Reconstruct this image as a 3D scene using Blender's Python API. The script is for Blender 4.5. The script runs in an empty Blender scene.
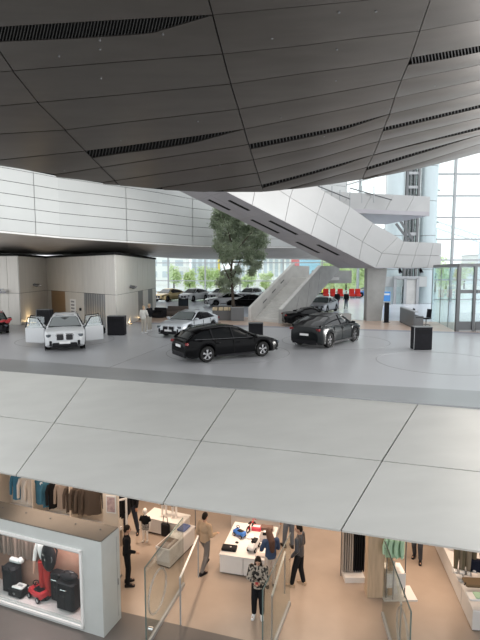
import bpy, bmesh, math, random
from mathutils import Vector, Matrix
random.seed(7)
C = bpy.context.scene.collection
sc = bpy.context.scene
PI = math.pi
R = math.radians

# ------------------------------------------------ camera, world, lights, exposure
CAMZ, TH, F = 3.85, math.radians(5.83), 480.0
cd = bpy.data.cameras.new('camera'); cam = bpy.data.objects.new('camera', cd); C.objects.link(cam)
cam.location = (0, 0, CAMZ); cam.rotation_euler = (PI/2 - TH, 0, 0)
cd.sensor_fit = 'VERTICAL'; cd.sensor_height = 32.0; cd.lens = 32.0 * F / 640.0
cd.clip_end = 600; cd.clip_start = 0.05
sc.camera = cam

w = bpy.data.worlds.new('overcast_sky'); sc.world = w; w.use_nodes = True
bg = w.node_tree.nodes['Background']; bg.inputs[0].default_value = (0.955, 0.98, 1.0, 1); bg.inputs[1].default_value = 1.0
sc.view_settings.view_transform = 'Standard'; sc.view_settings.look = 'None'
sc.view_settings.exposure = 0.75; sc.view_settings.gamma = 1.0; sc.view_settings.use_curve_mapping = False

SHOP = -4.95       # shop floor level (car floor is z = 0)
def lamp(name, loc, size, power, col, rot=(0, 0, 0), spot=None):
    l = bpy.data.lights.new(name, 'SPOT' if spot else 'AREA'); l.energy = power; l.color = col
    if spot: l.spot_size = R(spot); l.spot_blend = 0.8; l.shadow_soft_size = size
    else: l.shape = 'RECTANGLE'; l.size, l.size_y = size
    o = bpy.data.objects.new(name, l); C.objects.link(o); o.location = loc; o.rotation_euler = rot; return o
WARM = (1.0, 0.76, 0.58)
lamp('shop_lamp', (-4.5, 14.5, -1.75), (4, 4), 85, WARM)
lamp('shop_lamp', (1.5, 14.0, -1.75), (4, 4), 82, WARM)
lamp('shop_lamp', (6.5, 13.5, -1.75), (4, 4), 82, WARM)
lamp('shop_lamp', (0, 20, -1.75), (12, 5), 150, WARM)
for _x, _y in ((-5.5, 13.6), (-1.6, 12.2), (2.0, 11.6), (4.8, 12.4), (0.2, 14.2), (-3.0, 15.5)): lamp('shop_spot', (_x, _y, -1.7), 0.08, 150, WARM, (0, 0, 0), 62)

_w = lamp('ceiling_fill', (24, 25, 2.2), (9, 5), 3000, (1.0, 0.98, 0.95)); _w.data.spread = R(85)  # added fill lamp standing in for glazing daylight, brightens the ceiling's right side
_w.rotation_euler = (Vector((7, 19, 9.8))-Vector((24, 25, 2.2))).to_track_quat('-Z', 'Y').to_euler()
# ------------------------------------------------ pixel helpers (measuring only: every point has its own real depth)
def ray(px, py):
    a, b = (px-240)/F, (320-py)/F
    return Vector((a, math.cos(TH)+b*math.sin(TH), -math.sin(TH)+b*math.cos(TH)))
O = Vector((0, 0, CAMZ))
def P(px, py, Y=None, z=None):
    d = ray(px, py)
    return O + d*((Y/d.y) if Y is not None else ((z-CAMZ)/d.z))
def on_plane(px, py, p0, n):
    d = ray(px, py); return O + d*((p0-O).dot(n)/d.dot(n))
def XY(px, Y, z=0.0):
    """ground point seen in column px at distance Y and height z"""
    dep = Y*math.cos(TH) - (z-CAMZ)*math.sin(TH)
    return Vector(((px-240)/F*dep, Y, z))

# ------------------------------------------------ materials
def mat(name, col, rough=0.5, metal=0.0, var=0.0, scale=4.0, bump=0.0, emit=0.0, alpha=1.0, stretch=(1, 1, 1), col2=None, coat=0.0, spec=None):
    if spec is None: spec = 0.12 if (max(col) < .09 and metal < .2) else (0.25 if rough >= .7 else 0.5)
    m = bpy.data.materials.new(name); m.use_nodes = True
    nt = m.node_tree; b = nt.nodes['Principled BSDF']
    b.inputs['Base Color'].default_value = (*col, 1); b.inputs['Roughness'].default_value = rough; b.inputs['Metallic'].default_value = metal
    b.inputs['Specular IOR Level'].default_value = spec
    if coat: b.inputs['Coat Weight'].default_value = coat; b.inputs['Coat Roughness'].default_value = 0.05
    if emit: b.inputs['Emission Color'].default_value = (*col, 1); b.inputs['Emission Strength'].default_value = emit
    if alpha < 1: b.inputs['Alpha'].default_value = alpha
    ed_ = 0.3 if not name.startswith('camo') else .46
    if var or bump or col2:
        tc = nt.nodes.new('ShaderNodeTexCoord'); mp = nt.nodes.new('ShaderNodeMapping'); mp.inputs['Scale'].default_value = stretch
        nz = nt.nodes.new('ShaderNodeTexNoise'); nz.inputs['Scale'].default_value = scale; nz.inputs['Detail'].default_value = 5
        nt.links.new(tc.outputs['Object'], mp.inputs[0]); nt.links.new(mp.outputs[0], nz.inputs['Vector'])
        rp = nt.nodes.new('ShaderNodeValToRGB'); rp.color_ramp.elements[0].position = ed_; rp.color_ramp.elements[1].position = 1-ed_
        c2 = col2 if col2 else tuple(min(1, c*(1+var)) for c in col)
        c1 = col if col2 else tuple(c*(1-var) for c in col)
        rp.color_ramp.elements[0].color = (*c1, 1); rp.color_ramp.elements[1].color = (*c2, 1)
        nt.links.new(nz.outputs[0], rp.inputs[0]); nt.links.new(rp.outputs[0], b.inputs['Base Color'])
        if bump:
            bp = nt.nodes.new('ShaderNodeBump'); bp.inputs['Strength'].default_value = bump
            nt.links.new(nz.outputs[0], bp.inputs['Height']); nt.links.new(bp.outputs[0], b.inputs['Normal'])
    return m
def glassmat(name, tint=(0.93, 0.97, 0.96), gloss=0.12, rough=0.02):
    m = bpy.data.materials.new(name); m.use_nodes = True; nt = m.node_tree
    for n in list(nt.nodes): nt.nodes.remove(n)
    o = nt.nodes.new('ShaderNodeOutputMaterial'); mx = nt.nodes.new('ShaderNodeMixShader')
    t = nt.nodes.new('ShaderNodeBsdfTransparent'); t.inputs[0].default_value = (*tint, 1)
    g = nt.nodes.new('ShaderNodeBsdfGlossy'); g.inputs['Roughness'].default_value = rough; g.inputs[0].default_value = (0.9, 0.95, 1, 1)
    mx.inputs[0].default_value = gloss
    nt.links.new(t.outputs[0], mx.inputs[1]); nt.links.new(g.outputs[0], mx.inputs[2]); nt.links.new(mx.outputs[0], o.inputs[0])
    return m
M = {
 'soffit': mat('dark_metal_cladding', (0.074, 0.067, 0.061), 0.34, 0.6, 0.10, 1.2, stretch=(0.5, 2, 1)),
 'joint': mat('joint_black', (0.012, 0.012, 0.012), 0.9),
 'fin': mat('vent_fin', (0.030, 0.030, 0.030), 0.5, 0.4),
 'steel': mat('satin_steel_panel', (0.59, 0.585, 0.555), 0.34, 0.3, 0.04, 0.7, stretch=(1, 3, 1)),
 'whitepanel': mat('pale_panel', (0.50, 0.515, 0.505), 0.5, 0.0, 0.03, 0.5),
 'bridge': mat('bridge_panel', (0.47, 0.47, 0.465), 0.5, 0.0, 0.04, 0.6),
 'under': mat('bridge_underside', (0.42, 0.405, 0.43), 0.5, 0.0, 0.04, 0.8),
 'undersoff': mat('brown_soffit', (0.44, 0.40, 0.36), 0.45, 0.1, 0.10, 0.5, stretch=(1, 4, 1)),
 'concrete': mat('concrete', (0.40, 0.40, 0.39), 0.7, 0, 0.10, 1.5, 0.05),
 'concrete_l': mat('pale_concrete', (0.60, 0.59, 0.565), 0.7, 0, 0.07, 1.5, 0.05),
 'pav': mat('brushed_wall_panel', (0.60, 0.575, 0.53), 0.4, 0.1, 0.05, 1.5, stretch=(3, 3, 0.4)),
 'floor': mat('grey_showroom_floor', (0.41, 0.415, 0.43), 0.30, 0, 0.04, 0.35, 0.0),
 'edge': mat('floor_edge_strip', (0.26, 0.265, 0.27), 0.3, 0.1, 0.06, 0.4),
 'wood': mat('brown_floor', (0.52, 0.39, 0.31), 0.35, 0, 0.12, 1.2),
 'farfloor': mat('pale_glossy_floor', (0.72, 0.76, 0.84), 0.2, 0, 0.05, 0.2),
 'step': mat('step_strip', (0.27, 0.27, 0.32), 0.4),
 'shopfloor': mat('shop_floor', (0.36, 0.29, 0.235), 0.25, 0, 0.13, 0.6),
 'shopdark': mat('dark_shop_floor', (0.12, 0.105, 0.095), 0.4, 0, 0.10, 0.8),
 'glass': glassmat('clear_glass', gloss=0.05),
 'glass_sc': glassmat('screen_glass', (0.86, 0.88, 0.86), 0.10),
 'glass_door': glassmat('door_glass', (0.84, 0.89, 0.89), 0.12),
 'frost': mat('frosted_band', (0.42, 0.43, 0.42), 0.5, alpha=0.35),
 'white': mat('white_paint', (0.72, 0.71, 0.69), 0.4, 0, 0.03, 2),
 'shopwhite': mat('shop_furniture_white', (0.74, 0.72, 0.70), 0.4, 0, 0.03, 2),
 'greywhite': mat('kiosk_pale_grey', (0.47, 0.49, 0.475), 0.4, 0, 0.04, 2),
 'kiosktop': mat('kiosk_top', (0.15, 0.135, 0.115), 0.35, 0.5, 0.08, 1.5),
 'black': mat('black_plastic', (0.015, 0.015, 0.017), 0.35),
 'blackmat': mat('black_board', (0.018, 0.018, 0.021), 0.55, 0, 0.1, 5),
 'rubber': mat('tyre_rubber', (0.015, 0.015, 0.015), 0.8),
 'rim': mat('alloy_rim', (0.45, 0.45, 0.46), 0.25, 0.9),
 'rimdark': mat('dark_alloy', (0.10, 0.10, 0.105), 0.3, 0.8),
 'carglass': mat('tinted_car_glass', (0.008, 0.009, 0.010), 0.05, 0, spec=0.25),
 'windscreen': mat('windscreen_glass', (0.055, 0.07, 0.07), 0.04, 0, spec=.7, coat=.3),
 'chrome': mat('chrome', (0.75, 0.75, 0.76), 0.12, 1.0),
 'lens': mat('headlight_lens', (0.10, 0.115, 0.13), 0.06, 0.4),
 'red_lens': mat('tail_lamp', (0.17, 0.006, 0.008), 0.15),
 'plate': mat('number_plate', (0.78, 0.78, 0.78), 0.5),
 'dsteel': mat('dark_steel', (0.16, 0.165, 0.17), 0.4, 0.5),
 'msteel': mat('mid_steel', (0.38, 0.39, 0.40), 0.4, 0.4),
 'tower': mat('pale_blue_tower', (0.55, 0.64, 0.66), 0.3, 0.0, 0.04, 0.4),
 'skin': mat('skin', (0.50, 0.29, 0.20), 0.55), 'hairdark': mat('dark_hair', (0.018, 0.013, 0.010), 0.6, 0, 0.3, 60),
 'hairbrown': mat('brown_hair', (0.09, 0.038, 0.022), 0.55, 0, 0.3, 60),
 'hairblond': mat('blond_hair', (0.35, 0.25, 0.15), 0.55, 0, 0.3, 60),
 'wood_l': mat('pale_oak', (0.50, 0.37, 0.25), 0.5, 0, 0.12, 2.5, stretch=(6, 6, 0.6)),
 'bark': mat('bark', (0.09, 0.07, 0.055), 0.9, 0, 0.3, 10, 0.4),
 'planterwood': mat('planter_wood', (0.62, 0.50, 0.33), 0.6, 0, 0.15, 6),
}
def leafmat(name, c1, c2):
    m = mat(name, c1, 0.6, 0, 0, 1.2, col2=c2); nt = m.node_tree; b = nt.nodes['Principled BSDF']; rp = [n for n in nt.nodes if n.type == 'VALTORGB'][0]
    tr_ = nt.nodes.new('ShaderNodeBsdfTranslucent'); mx = nt.nodes.new('ShaderNodeMixShader'); mx.inputs[0].default_value = .45; o = nt.nodes['Material Output']
    nt.links.new(rp.outputs[0], tr_.inputs[0]); nt.links.new(b.outputs[0], mx.inputs[1]); nt.links.new(tr_.outputs[0], mx.inputs[2]); nt.links.new(mx.outputs[0], o.inputs[0]); return m
M['leaf'] = leafmat('olive_leaf', (0.20, 0.26, 0.155), (0.52, 0.58, 0.44))
M['outleaf'] = leafmat('sunny_leaf', (0.50, 0.62, 0.28), (0.85, 0.90, 0.60))
def cm(name, col, rough=0.7, **k):
    if name not in M: M[name] = mat(name, col, rough, **k)
    return M[name]

# ------------------------------------------------ mesh builder
class MB:
    def __init__(s): s.v = []; s.f = []
    def add(s, vs, fs):
        n = len(s.v); s.v += [Vector(v) for v in vs]; s.f += [tuple(i+n for i in f) for f in fs]; return s
    def box(s, c, d, rz=0.0, rot=None):
        m = rot if rot is not None else Matrix.Rotation(rz, 3, 'Z'); c = Vector(c)
        vs = [c + m @ Vector((x*d[0]/2, y*d[1]/2, z*d[2]/2)) for x in (-1, 1) for y in (-1, 1) for z in (-1, 1)]
        return s.add(vs, [(0, 1, 3, 2), (4, 6, 7, 5), (0, 4, 5, 1), (2, 3, 7, 6), (0, 2, 6, 4), (1, 5, 7, 3)])
    def rbox(s, c, d, r=0.03, rz=0.0, rot=None):   # box with chamfered edges
        m = rot if rot is not None else Matrix.Rotation(rz, 3, 'Z'); c = Vector(c)
        hx, hy, hz = d[0]/2, d[1]/2, d[2]/2; r = min(r, hx*.9, hy*.9, hz*.9)
        def ring(ax, ay, z):
            return [c + m @ Vector(p) for p in ((ax, ay-r, z), (ax-r, ay, z), (-ax+r, ay, z), (-ax, ay-r, z), (-ax, -ay+r, z), (-ax+r, -ay, z), (ax-r, -ay, z), (ax, -ay+r, z))]
        k = r*0.7
        return s.loft([ring(hx-k, hy-k, -hz), ring(hx, hy, -hz+k), ring(hx, hy, hz-k), ring(hx-k, hy-k, hz)])
    def slab(s, pts, off):
        off = Vector(off); n = len(pts); a = [Vector(p) for p in pts]
        vs = a + [p+off for p in a]
        fs = [tuple(range(n)), tuple(range(2*n-1, n-1, -1))] + [(i, (i+1) % n, n+(i+1) % n, n+i) for i in range(n)]
        return s.add(vs, fs)
    def loft(s, rings, closed=True, caps=True):
        n = len(rings[0]); vs = [p for r in rings for p in r]; fs = []
        for k in range(len(rings)-1):
            for i in range(n if closed else n-1):
                j = (i+1) % n; fs.append((k*n+i, k*n+j, (k+1)*n+j, (k+1)*n+i))
        if caps: fs.append(tuple(range(n-1, -1, -1))); b = (len(rings)-1)*n; fs.append(tuple(range(b, b+n)))
        return s.add(vs, fs)
    def cyl(s, a, b, r0, r1=None, n=12, caps=True):
        r1 = r0 if r1 is None else r1; a, b = Vector(a), Vector(b); d = (b-a).normalized()
        u = d.orthogonal().normalized(); v = d.cross(u)
        rg = lambda c, r: [c + (u*math.cos(t)+v*math.sin(t))*r for t in [2*PI*i/n for i in range(n)]]
        return s.loft([rg(a, r0), rg(b, r1)], caps=caps)
    def tube(s, pts, r, n=8):
        pts = [Vector(p) for p in pts]; rings = []; u = None
        rs = r if isinstance(r, (list, tuple)) else [r]*len(pts)
        for i, p in enumerate(pts):
            d = (pts[min(i+1, len(pts)-1)] - pts[max(i-1, 0)]).normalized()
            u = d.orthogonal().normalized() if u is None else (u - d*u.dot(d)).normalized()
            v = d.cross(u); rings.append([p + (u*math.cos(2*PI*k/n)+v*math.sin(2*PI*k/n))*rs[i] for k in range(n)])
        return s.loft(rings)
    def sph(s, c, r, nu=12, nv=8, rot=None):
        r = (r, r, r) if not isinstance(r, (tuple, list)) else r; c = Vector(c); m = rot or Matrix.Identity(3)
        rings = []
        for j in range(nv+1):
            t = max(0.02, min(PI-0.02, PI*j/nv)); rings.append([c + m @ Vector((math.sin(t)*math.cos(2*PI*i/nu)*r[0], math.sin(t)*math.sin(2*PI*i/nu)*r[1], math.cos(t)*r[2])) for i in range(nu)])
        return s.loft(rings)
    def cap(s, a, b, r0, r1, n=10):      # tapered capsule (for bodies)
        s.cyl(a, b, r0, r1, n); s.sph(a, r0, n, 6); s.sph(b, r1, n, 6); return s
    def torus(s, c, Rr, r, axis=(0, 0, 1), n=32, m=6, arc=(0, 2*PI), sx=1, sy=1):
        a = Vector(axis).normalized(); u = a.orthogonal().normalized(); v = a.cross(u); c = Vector(c); rings = []
        for i in range(n+1):
            t = arc[0]+(arc[1]-arc[0])*i/n; d = u*math.cos(t)+v*math.sin(t)
            rings.append([c + d*(Rr+r*math.cos(2*PI*k/m)) + a*r*math.sin(2*PI*k/m) for k in range(m)])
        return s.loft(rings)
    def mesh(s, name, mt, smooth=False):
        me = bpy.data.meshes.new(name); me.from_pydata([tuple(v) for v in s.v], [], s.f)
        bm = bmesh.new(); bm.from_mesh(me); bmesh.ops.recalc_face_normals(bm, faces=bm.faces); bm.to_mesh(me); bm.free()
        if smooth:
            for p in me.polygons: p.use_smooth = True
            try: me.set_sharp_from_angle(angle=R(40))
            except Exception: pass
        me.materials.append(mt); return me
    def build(s, name, mt, parent=None, smooth=False, world=False):
        if world and parent is not None:
            inv = wm(parent).inverted(); s.v = [inv @ p for p in s.v]
        o = bpy.data.objects.new(name, s.mesh(name, mt, smooth)); C.objects.link(o)
        if parent is not None: o.parent = parent
        return o
def wm(o):
    m = o.matrix_basis.copy()
    while o.parent is not None: o = o.parent; m = o.matrix_basis @ m
    return m
def B(name, mt, c, d, parent=None, rz=0.0, r=0, world=False):
    m = MB(); (m.rbox(c, d, r, rz) if r else m.box(c, d, rz)); return m.build(name, mt, parent, world=world)
def tag(o, label=None, cat=None, group=None, kind=None):
    if label: o['label'] = label
    if cat: o['category'] = cat
    if group: o['group'] = group
    if kind: o['kind'] = kind
    return o
def thing(name, label, cat, loc=(0, 0, 0), rz=0.0, group=None):
    o = bpy.data.objects.new(name, None); C.objects.link(o); o.location = loc; o.rotation_euler = (0, 0, rz); o.empty_display_size = 0.2
    return tag(o, label, cat, group)
def copy_tree(o, parent=None):
    c = o.copy(); C.objects.link(c)
    if parent is not None: c.parent = parent
    for ch in [x for x in KIDS.get(o.name, [])]: KIDS.setdefault(c.name, []).append(copy_tree(ch, c))
    return c
KIDS = {}
def index_kids():
    KIDS.clear()
    for o in bpy.data.objects:
        if o.parent: KIDS.setdefault(o.parent.name, []).append(o)
def struct(name, mb, mt, parent=None, smooth=False, label=None, cat=None):
    o = mb.build(name, mt, parent, smooth)
    if parent is None: tag(o, label, cat, kind='structure')
    return o

def lerp(a, b, t): return a+(b-a)*t
def interp(pts, x):
    if x <= pts[0][0]: 
        (x0, y0), (x1, y1) = pts[0], pts[1]; return y0+(y1-y0)*(x-x0)/(x1-x0)
    for (x0, y0), (x1, y1) in zip(pts, pts[1:]):
        if x <= x1: return y0+(y1-y0)*(x-x0)/(x1-x0)
    (x0, y0), (x1, y1) = pts[-2], pts[-1]; return y0+(y1-y0)*(x-x0)/(x1-x0)

# ================================================ 1. DARK CEILING (curved metal-clad underside)
def surf_h(x, y):      # the underside as a height field
    q = max(0.0, x+1.0)
    return CAMZ + 7.96 - 0.146*y + 0.0105*q*q
def on_ceiling(px, py, lift=0.0):
    d = ray(px, py); t = 6.0
    for _ in range(400):
        p = O+d*t
        if p.z >= surf_h(p.x, p.y)+lift: break
        t += 0.25
    lo, hi = t-0.25, t
    for _ in range(18):
        mid = (lo+hi)/2; p = O+d*mid
        if p.z >= surf_h(p.x, p.y)+lift: hi = mid
        else: lo = mid
    return O+d*hi
colsl = [[(-60, -150), (0, -138), (200, -122)],                       # x as a function of y is wanted: store (y, x)
         ]
def col_x(k, y):
    tabs = {0: [(-60, -260), (200, -60)],
            1: [(-60, -58), (55, 0), (70, 12), (103, 38), (130, 65), (152, 86), (173, 107), (190, 124)],
            2: [(-60, 193), (0, 209), (15, 213), (54, 223), (84, 231), (110, 239), (145, 249), (190, 263)],
            3: [(-60, 452), (0, 430), (30, 420), (60, 410), (90, 397), (113, 390), (130, 383), (150, 376), (165, 368), (190, 358)],
            4: [(-60, 700), (0, 672), (100, 612), (190, 545)]}
    return interp(tabs[k], y)
rows = [  # y as a function of x
 [(-120, -8), (0, -20), (213, -44), (430, -60), (560, -85)],
 [(-120, 34), (0, 27), (120, 20), (213, 15), (360, 1), (430, -8), (560, -30)],
 [(-120, 82), (0, 72), (120, 62), (223, 54), (300, 46), (360, 38), (420, 31), (480, 20), (560, 4)],
 [(-120, 118), (0, 106), (120, 95), (231, 84), (300, 74), (360, 66), (409, 58), (480, 46), (560, 28)],
 [(-120, 146), (0, 134), (65, 130), (120, 123), (240, 109), (300, 99), (360, 88), (402, 80), (480, 65), (560, 46)],
 [(-120, 170), (0, 160), (86, 151), (120, 147), (240, 130), (300, 118), (350, 108), (395, 98), (480, 80), (560, 62)],
 [(-120, 190), (60, 174), (104, 167), (240, 146), (300, 135), (345, 126), (386, 115), (480, 93), (560, 74)],
 [(-120, 206), (90, 184), (120, 180), (252, 160), (320, 146), (382, 128), (480, 105), (560, 86)],
 [(-120, 222), (120, 194), (258, 173), (320, 158), (376, 142), (480, 118), (560, 98)],
 [(-120, 235), (120, 205), (262, 185), (300, 175), (369, 156), (430, 140), (480, 127), (560, 108)],
 [(-120, 250), (120, 215), (262, 196), (368, 167), (410, 154), (480, 135), (560, 115)],
 [(-120, 262), (120, 227), (262, 207), (366, 178), (420, 163), (480, 144), (560, 122)],
 [(-120, 275), (120, 240), (262, 220), (360, 192), (480, 160), (560, 138)],
]
bound = [(-160, 136), (-60, 155), (0, 165), (35, 172), (60, 177), (100, 183), (150, 189), (200, 192), (262, 192), (300, 188.5), (340, 183), (360, 180), (400, 172.5), (434, 165), (460, 158.5), (480, 153), (560, 132), (660, 108)]
def corner(k, u, r):
    y = 100.0
    for _ in range(12):
        x = lerp(col_x(k, y), col_x(k+1, y), u); y = interp(rows[r], x)
    return x, y
def ceil_strip(mb, k, u0, u1, fy0, fy1, n, pad=0.0, thick=0.05, pillow=0.0, rows_n=3):
    """strip between two row functions, clipped to the edge of the canopy"""
    grid = []
    for i in range(n+1):
        u = lerp(u0, u1, i/n); xa, ya = fy0(k, u); xb, yb = fy1(k, u)
        lim = interp(bound, (xa+xb)/2)
        ya += pad; yb -= pad
        if ya > lim-0.6: grid.append(None); continue
        if yb > lim: xb = lerp(xa, xb, (lim-ya)/(yb-ya)); yb = lim
        colm = []
        for j in range(rows_n+1):
            t = j/rows_n
            colm.append(on_ceiling(lerp(xa, xb, t), lerp(ya, yb, t), lift=-pillow*math.sin(PI*t)*(0.3+0.7*t)))
        grid.append(colm)
    up = Vector((0, 0.02, thick))
    i = 0
    while i < n:
        if grid[i] is None or grid[i+1] is None: i += 1; continue
        j = i
        while j+1 <= n and grid[j+1] is not None: j += 1
        cols = grid[i:j+1]; m = rows_n+1
        vs = [p for c in cols for p in c] + [p+up for c in cols for p in c]; nn = len(cols)*m; fs = []
        for a in range(len(cols)-1):
            for b in range(m-1):
                q = (a*m+b, (a+1)*m+b, (a+1)*m+b+1, a*m+b+1); fs.append(q); fs.append(tuple(x+nn for x in reversed(q)))
            for b in (0, m-1): fs.append((a*m+b, (a+1)*m+b, (a+1)*m+b+nn, a*m+b+nn))
        for a in (0, len(cols)-1):
            for b in range(m-1): fs.append((a*m+b, a*m+b+1, a*m+b+1+nn, a*m+b+nn))
        mb.add(vs, fs); i = j
    return mb
# dark backing sheet above the joints
back = MB(); g = []
xs = [-160+i*20 for i in range(42)]
for x in xs:
    yb = interp(bound, x)-0.3; g.append([on_ceiling(x, lerp(-70, yb, j/10), 0.09) for j in range(11)])
for a in range(len(xs)-1):
    for b in range(10):
        q = [g[a][b], g[a+1][b], g[a+1][b+1], g[a][b+1]]; back.slab(q, (0, 0, 0.25))
ceiling = struct('ceiling', back, M['joint'], label='dark curved underside of metal panels with black slotted vents above the hall', cat='ceiling')
# vents: (bay, row index of the top edge, list of (u, top offset px, bottom offset px))
vents = {(1, 1): 'a', (1, 5): 'b', (2, 6): 'c', (3, 3): 'd', (3, 7): 'e', (2, 9): 'f', (3, 10): 'g', (0, 1): 'h', (3, 9): 'i'}
vent_bot = {  # lower edge of each vent: pixels
 'a': [(-60, 46), (0, 41.5), (75, 38.5), (150, 33.5), (213, 15)],
 'b': [(86, 159), (120, 153.5), (160, 148.5), (195, 142.5), (240, 130)],
 'c': [(249, 149.5), (300, 139), (345, 129.5), (386, 115)],
 'd': [(408, 65), (440, 60), (480, 52), (560, 36)],
 'e': [(382, 131.5), (420, 122.5), (480, 108), (560, 88)],
 'f': [(262, 188), (300, 177.5), (340, 166), (369, 156)],
 'g': [(367, 170), (400, 160), (462, 140.5), (480, 135)],
 'h': [(-260, 60), (-60, 46), (0, 41.5)],
 'i': [(369, 156.5), (430, 141), (462, 134), (480, 129.5), (560, 110)]}
def vis_row(r, k, u): return corner(k, u, r)
for k in range(4):
    npan = 10
    for r in range(len(rows)-1):
        pil = 0.02 if k < 2 else (0.045 if k == 2 else 0.06)
        top = (lambda kk, u, r=r: corner(kk, u, r)); bot = (lambda kk, u, r=r: corner(kk, u, r+1))
        vk = vents.get((k, r))
        if vk:
            def vb(kk, u, r=r, vk=vk):
                x, y = corner(kk, u, r); y0_ = y
                for _ in range(6): y = max(interp(vent_bot[vk], x), y0_); x = lerp(col_x(kk, y), col_x(kk+1, y), u)
                return x, y
            top2 = vb
        else: top2 = top
        mb = MB(); ceil_strip(mb, k, 0.004 if k < 2 else 0.002, 0.996 if k < 2 else 0.998, top2, bot, 14, pad=0.35 if k < 2 else (0.26 if k == 2 else 0.16), pillow=pil)
        if mb.v: mb.build('ceiling_panel', M['soffit'], ceiling, smooth=True)
        if vk:
            # slot with fins set across it
            x0, y0 = corner(k, 0.0, r); x1, y1 = corner(k, 1.0, r)
            fr = MB(); fins = MB(); cnt = 0
            step = 3.3; x = x0+1
            while x < x1-1:
                yt = interp(rows[r], x); yb = interp(vent_bot[vk], x); lim = interp(bound, x)
                if yb-yt > 0.9 and yb < lim and -70 < x < 500:
                    lean = -1.6 if k < 2 else 1.2
                    a = on_ceiling(x-lean*(yb-yt)/14, yt, 0.0); b = on_ceiling(x+lean*(yb-yt)/14, yb, 0.0)
                    fins.slab([a, b, b+Vector((0.022, 0, 0.0)), a+Vector((0.022, 0, 0))], (0, 0, 0.10)); cnt += 1
                x += step
            if fins.v: o = fins.build('vent_slats', M['fin'], ceiling); o['kind'] = 'stuff'
# small sprinkler heads / downlights dotted in the dark panels
for (px, py) in [(100, 41), (100, 50), (59, 57), (101, 79), (163, 35), (198, 122), (121, 141), (272, 39), (339, 13), (337, 50), (336, 81), (281, 118), (376, 12), (435, 86), (324, 137), (64, 171), (220, 166)]:
    a = on_ceiling(px, py, -0.035); MB().cyl(a, a+Vector((0, 0, 0.06)), 0.03, 0.022, 8).build('ceiling_sprinkler', M['dsteel'], ceiling)

# ================================================ 2. SLABS, FLOORS, FASCIA
A_ = P(240, 388.5, z=0.0); B_ = P(480, 406, z=0.0); Cc = P(240, 515, z=-1.45)
nrm = (B_-A_).cross(Cc-A_).normalized()
colpix = [[(87, 377.5), (54, 423), (16, 475)], [(236, 389), (201, 441), (163, 503)], [(418, 404), (382, 461), (341, 530)]]
cols3 = [[on_plane(x, y, A_, nrm) for x, y in c] for c in colpix]
dl = [cols3[1][i]-cols3[0][i] for i in range(3)]; dr = [cols3[2][i]-cols3[1][i] for i in range(3)]
allc = [[cols3[0][i]-dl[i]*k for i in range(3)] for k in (3, 2, 1)] + cols3 + [[cols3[2][i]+dr[i]*k for i in range(3)] for k in (1, 2, 3)]
fas = MB()
for a, b in zip(allc, allc[1:]):
    fas.slab([a[0]-nrm*0, b[0], b[2], a[2]], (0, 0, 0)) if False else None
inw = nrm if nrm.z < 0 else -nrm      # into the structure
outer_t = [c[0] for c in allc]; outer_b = [c[2] for c in allc]
for a, b in zip(allc, allc[1:]):
    fas.slab([a[0]+inw*0.06, b[0]+inw*0.06, b[2].lerp(b[0], .03)+inw*0.06, a[2].lerp(a[0], .03)+inw*0.06], inw*0.12)
fascia = struct('trim_1', fas, M['joint'], label='wide sloping pale metal parapet facing below the car floor edge', cat='parapet')
for a, b in zip(allc, allc[1:]):
    for i in range(2):
        q = [a[i], b[i], b[i+1], a[i+1]]; cen = sum(q, Vector())/4
        gx = 0.022/(b[i]-a[i]).length; ux = (b[i]-a[i]).normalized(); uy = (a[i+1]-a[i]).normalized(); g_ = 0.016
        q = [q[0]+ux*g_+uy*g_, q[1]-ux*g_+uy*g_, q[2]-ux*g_-uy*(g_ if i == 0 else 0), q[3]+ux*g_-uy*(g_ if i == 0 else 0)]
        MB().slab(q, inw*0.05).build('parapet_panel', M['steel'], fascia)
# lip underside and shop ceiling
lip = MB()
bb = [c[2].lerp(c[0], .015)+inw*0.06 for c in allc]
lip.slab([bb[0]-Vector((0,0,.03)), bb[-1]-Vector((0,0,.03)), Vector((bb[-1].x, 34, bb[-1].z)), Vector((bb[0].x, 34, bb[-1].z))], (0, 0, -0.02))
struct('ceiling.001', lip, M['whitepanel'], label='pale ceiling over the shop beneath the car floor', cat='ceiling')
# floor edge strip + floor
band_pix = [(-200, 340), (0, 358.5), (240, 377.5), (480, 391), (700, 402)]
band3 = [P(x, y, z=0.0) for x, y in band_pix]
front = [Vector((p.x, p.y, -0.0)) for p in outer_t]
es = MB(); es.slab([band3[0], band3[1], band3[2], band3[3], band3[4]] + [Vector((p.x, p.y, 0.0)) for p in reversed(outer_t[1:-1])], (0, 0, -0.3))
struct('trim_2', es, M['edge'], label='dark grey strip along the edge of the car floor', cat='floor edge')
EL = P(110, 322.5, z=0); ER = P(480, 334, z=0); ed = (ER-EL)
el2, er2 = EL-ed*1.2, ER+ed*1.0
fl = MB(); fl.slab([band3[0], band3[1], band3[2], band3[3], band3[4], er2, el2, Vector((el2.x-8, el2.y-3, 0))], (0, 0, -0.3))
struct('floor', fl, M['floor'], label='glossy grey showroom floor the cars stand on', cat='floor')
sd = Vector((-ed.y, ed.x, 0)).normalized()
st = MB(); st.slab([el2, er2, er2+sd*0.75, el2+sd*0.75], (0, 0, -0.3)); struct('trim_3', st, M['step'], label='lavender grey channel strip between grey floor and brown floor', cat='floor strip')
w0, w1 = el2+sd*0.75, er2+sd*0.75
wf = MB(); wf.slab([w0, w1, w1+sd*6.2, w0+sd*6.2], (0, 0, -0.3)); struct('floor.001', wf, M['wood'], label='brown floor zone behind the grey car floor', cat='floor')
ff = MB(); ff.slab([w0+sd*6.2, w1+sd*6.2, Vector((90, 100, 0)), Vector((-90, 100, 0))], (0, 0, -0.3)); struct('floor.002', ff, M['farfloor'], label='pale shiny floor running to the far windows', cat='floor')
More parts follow.
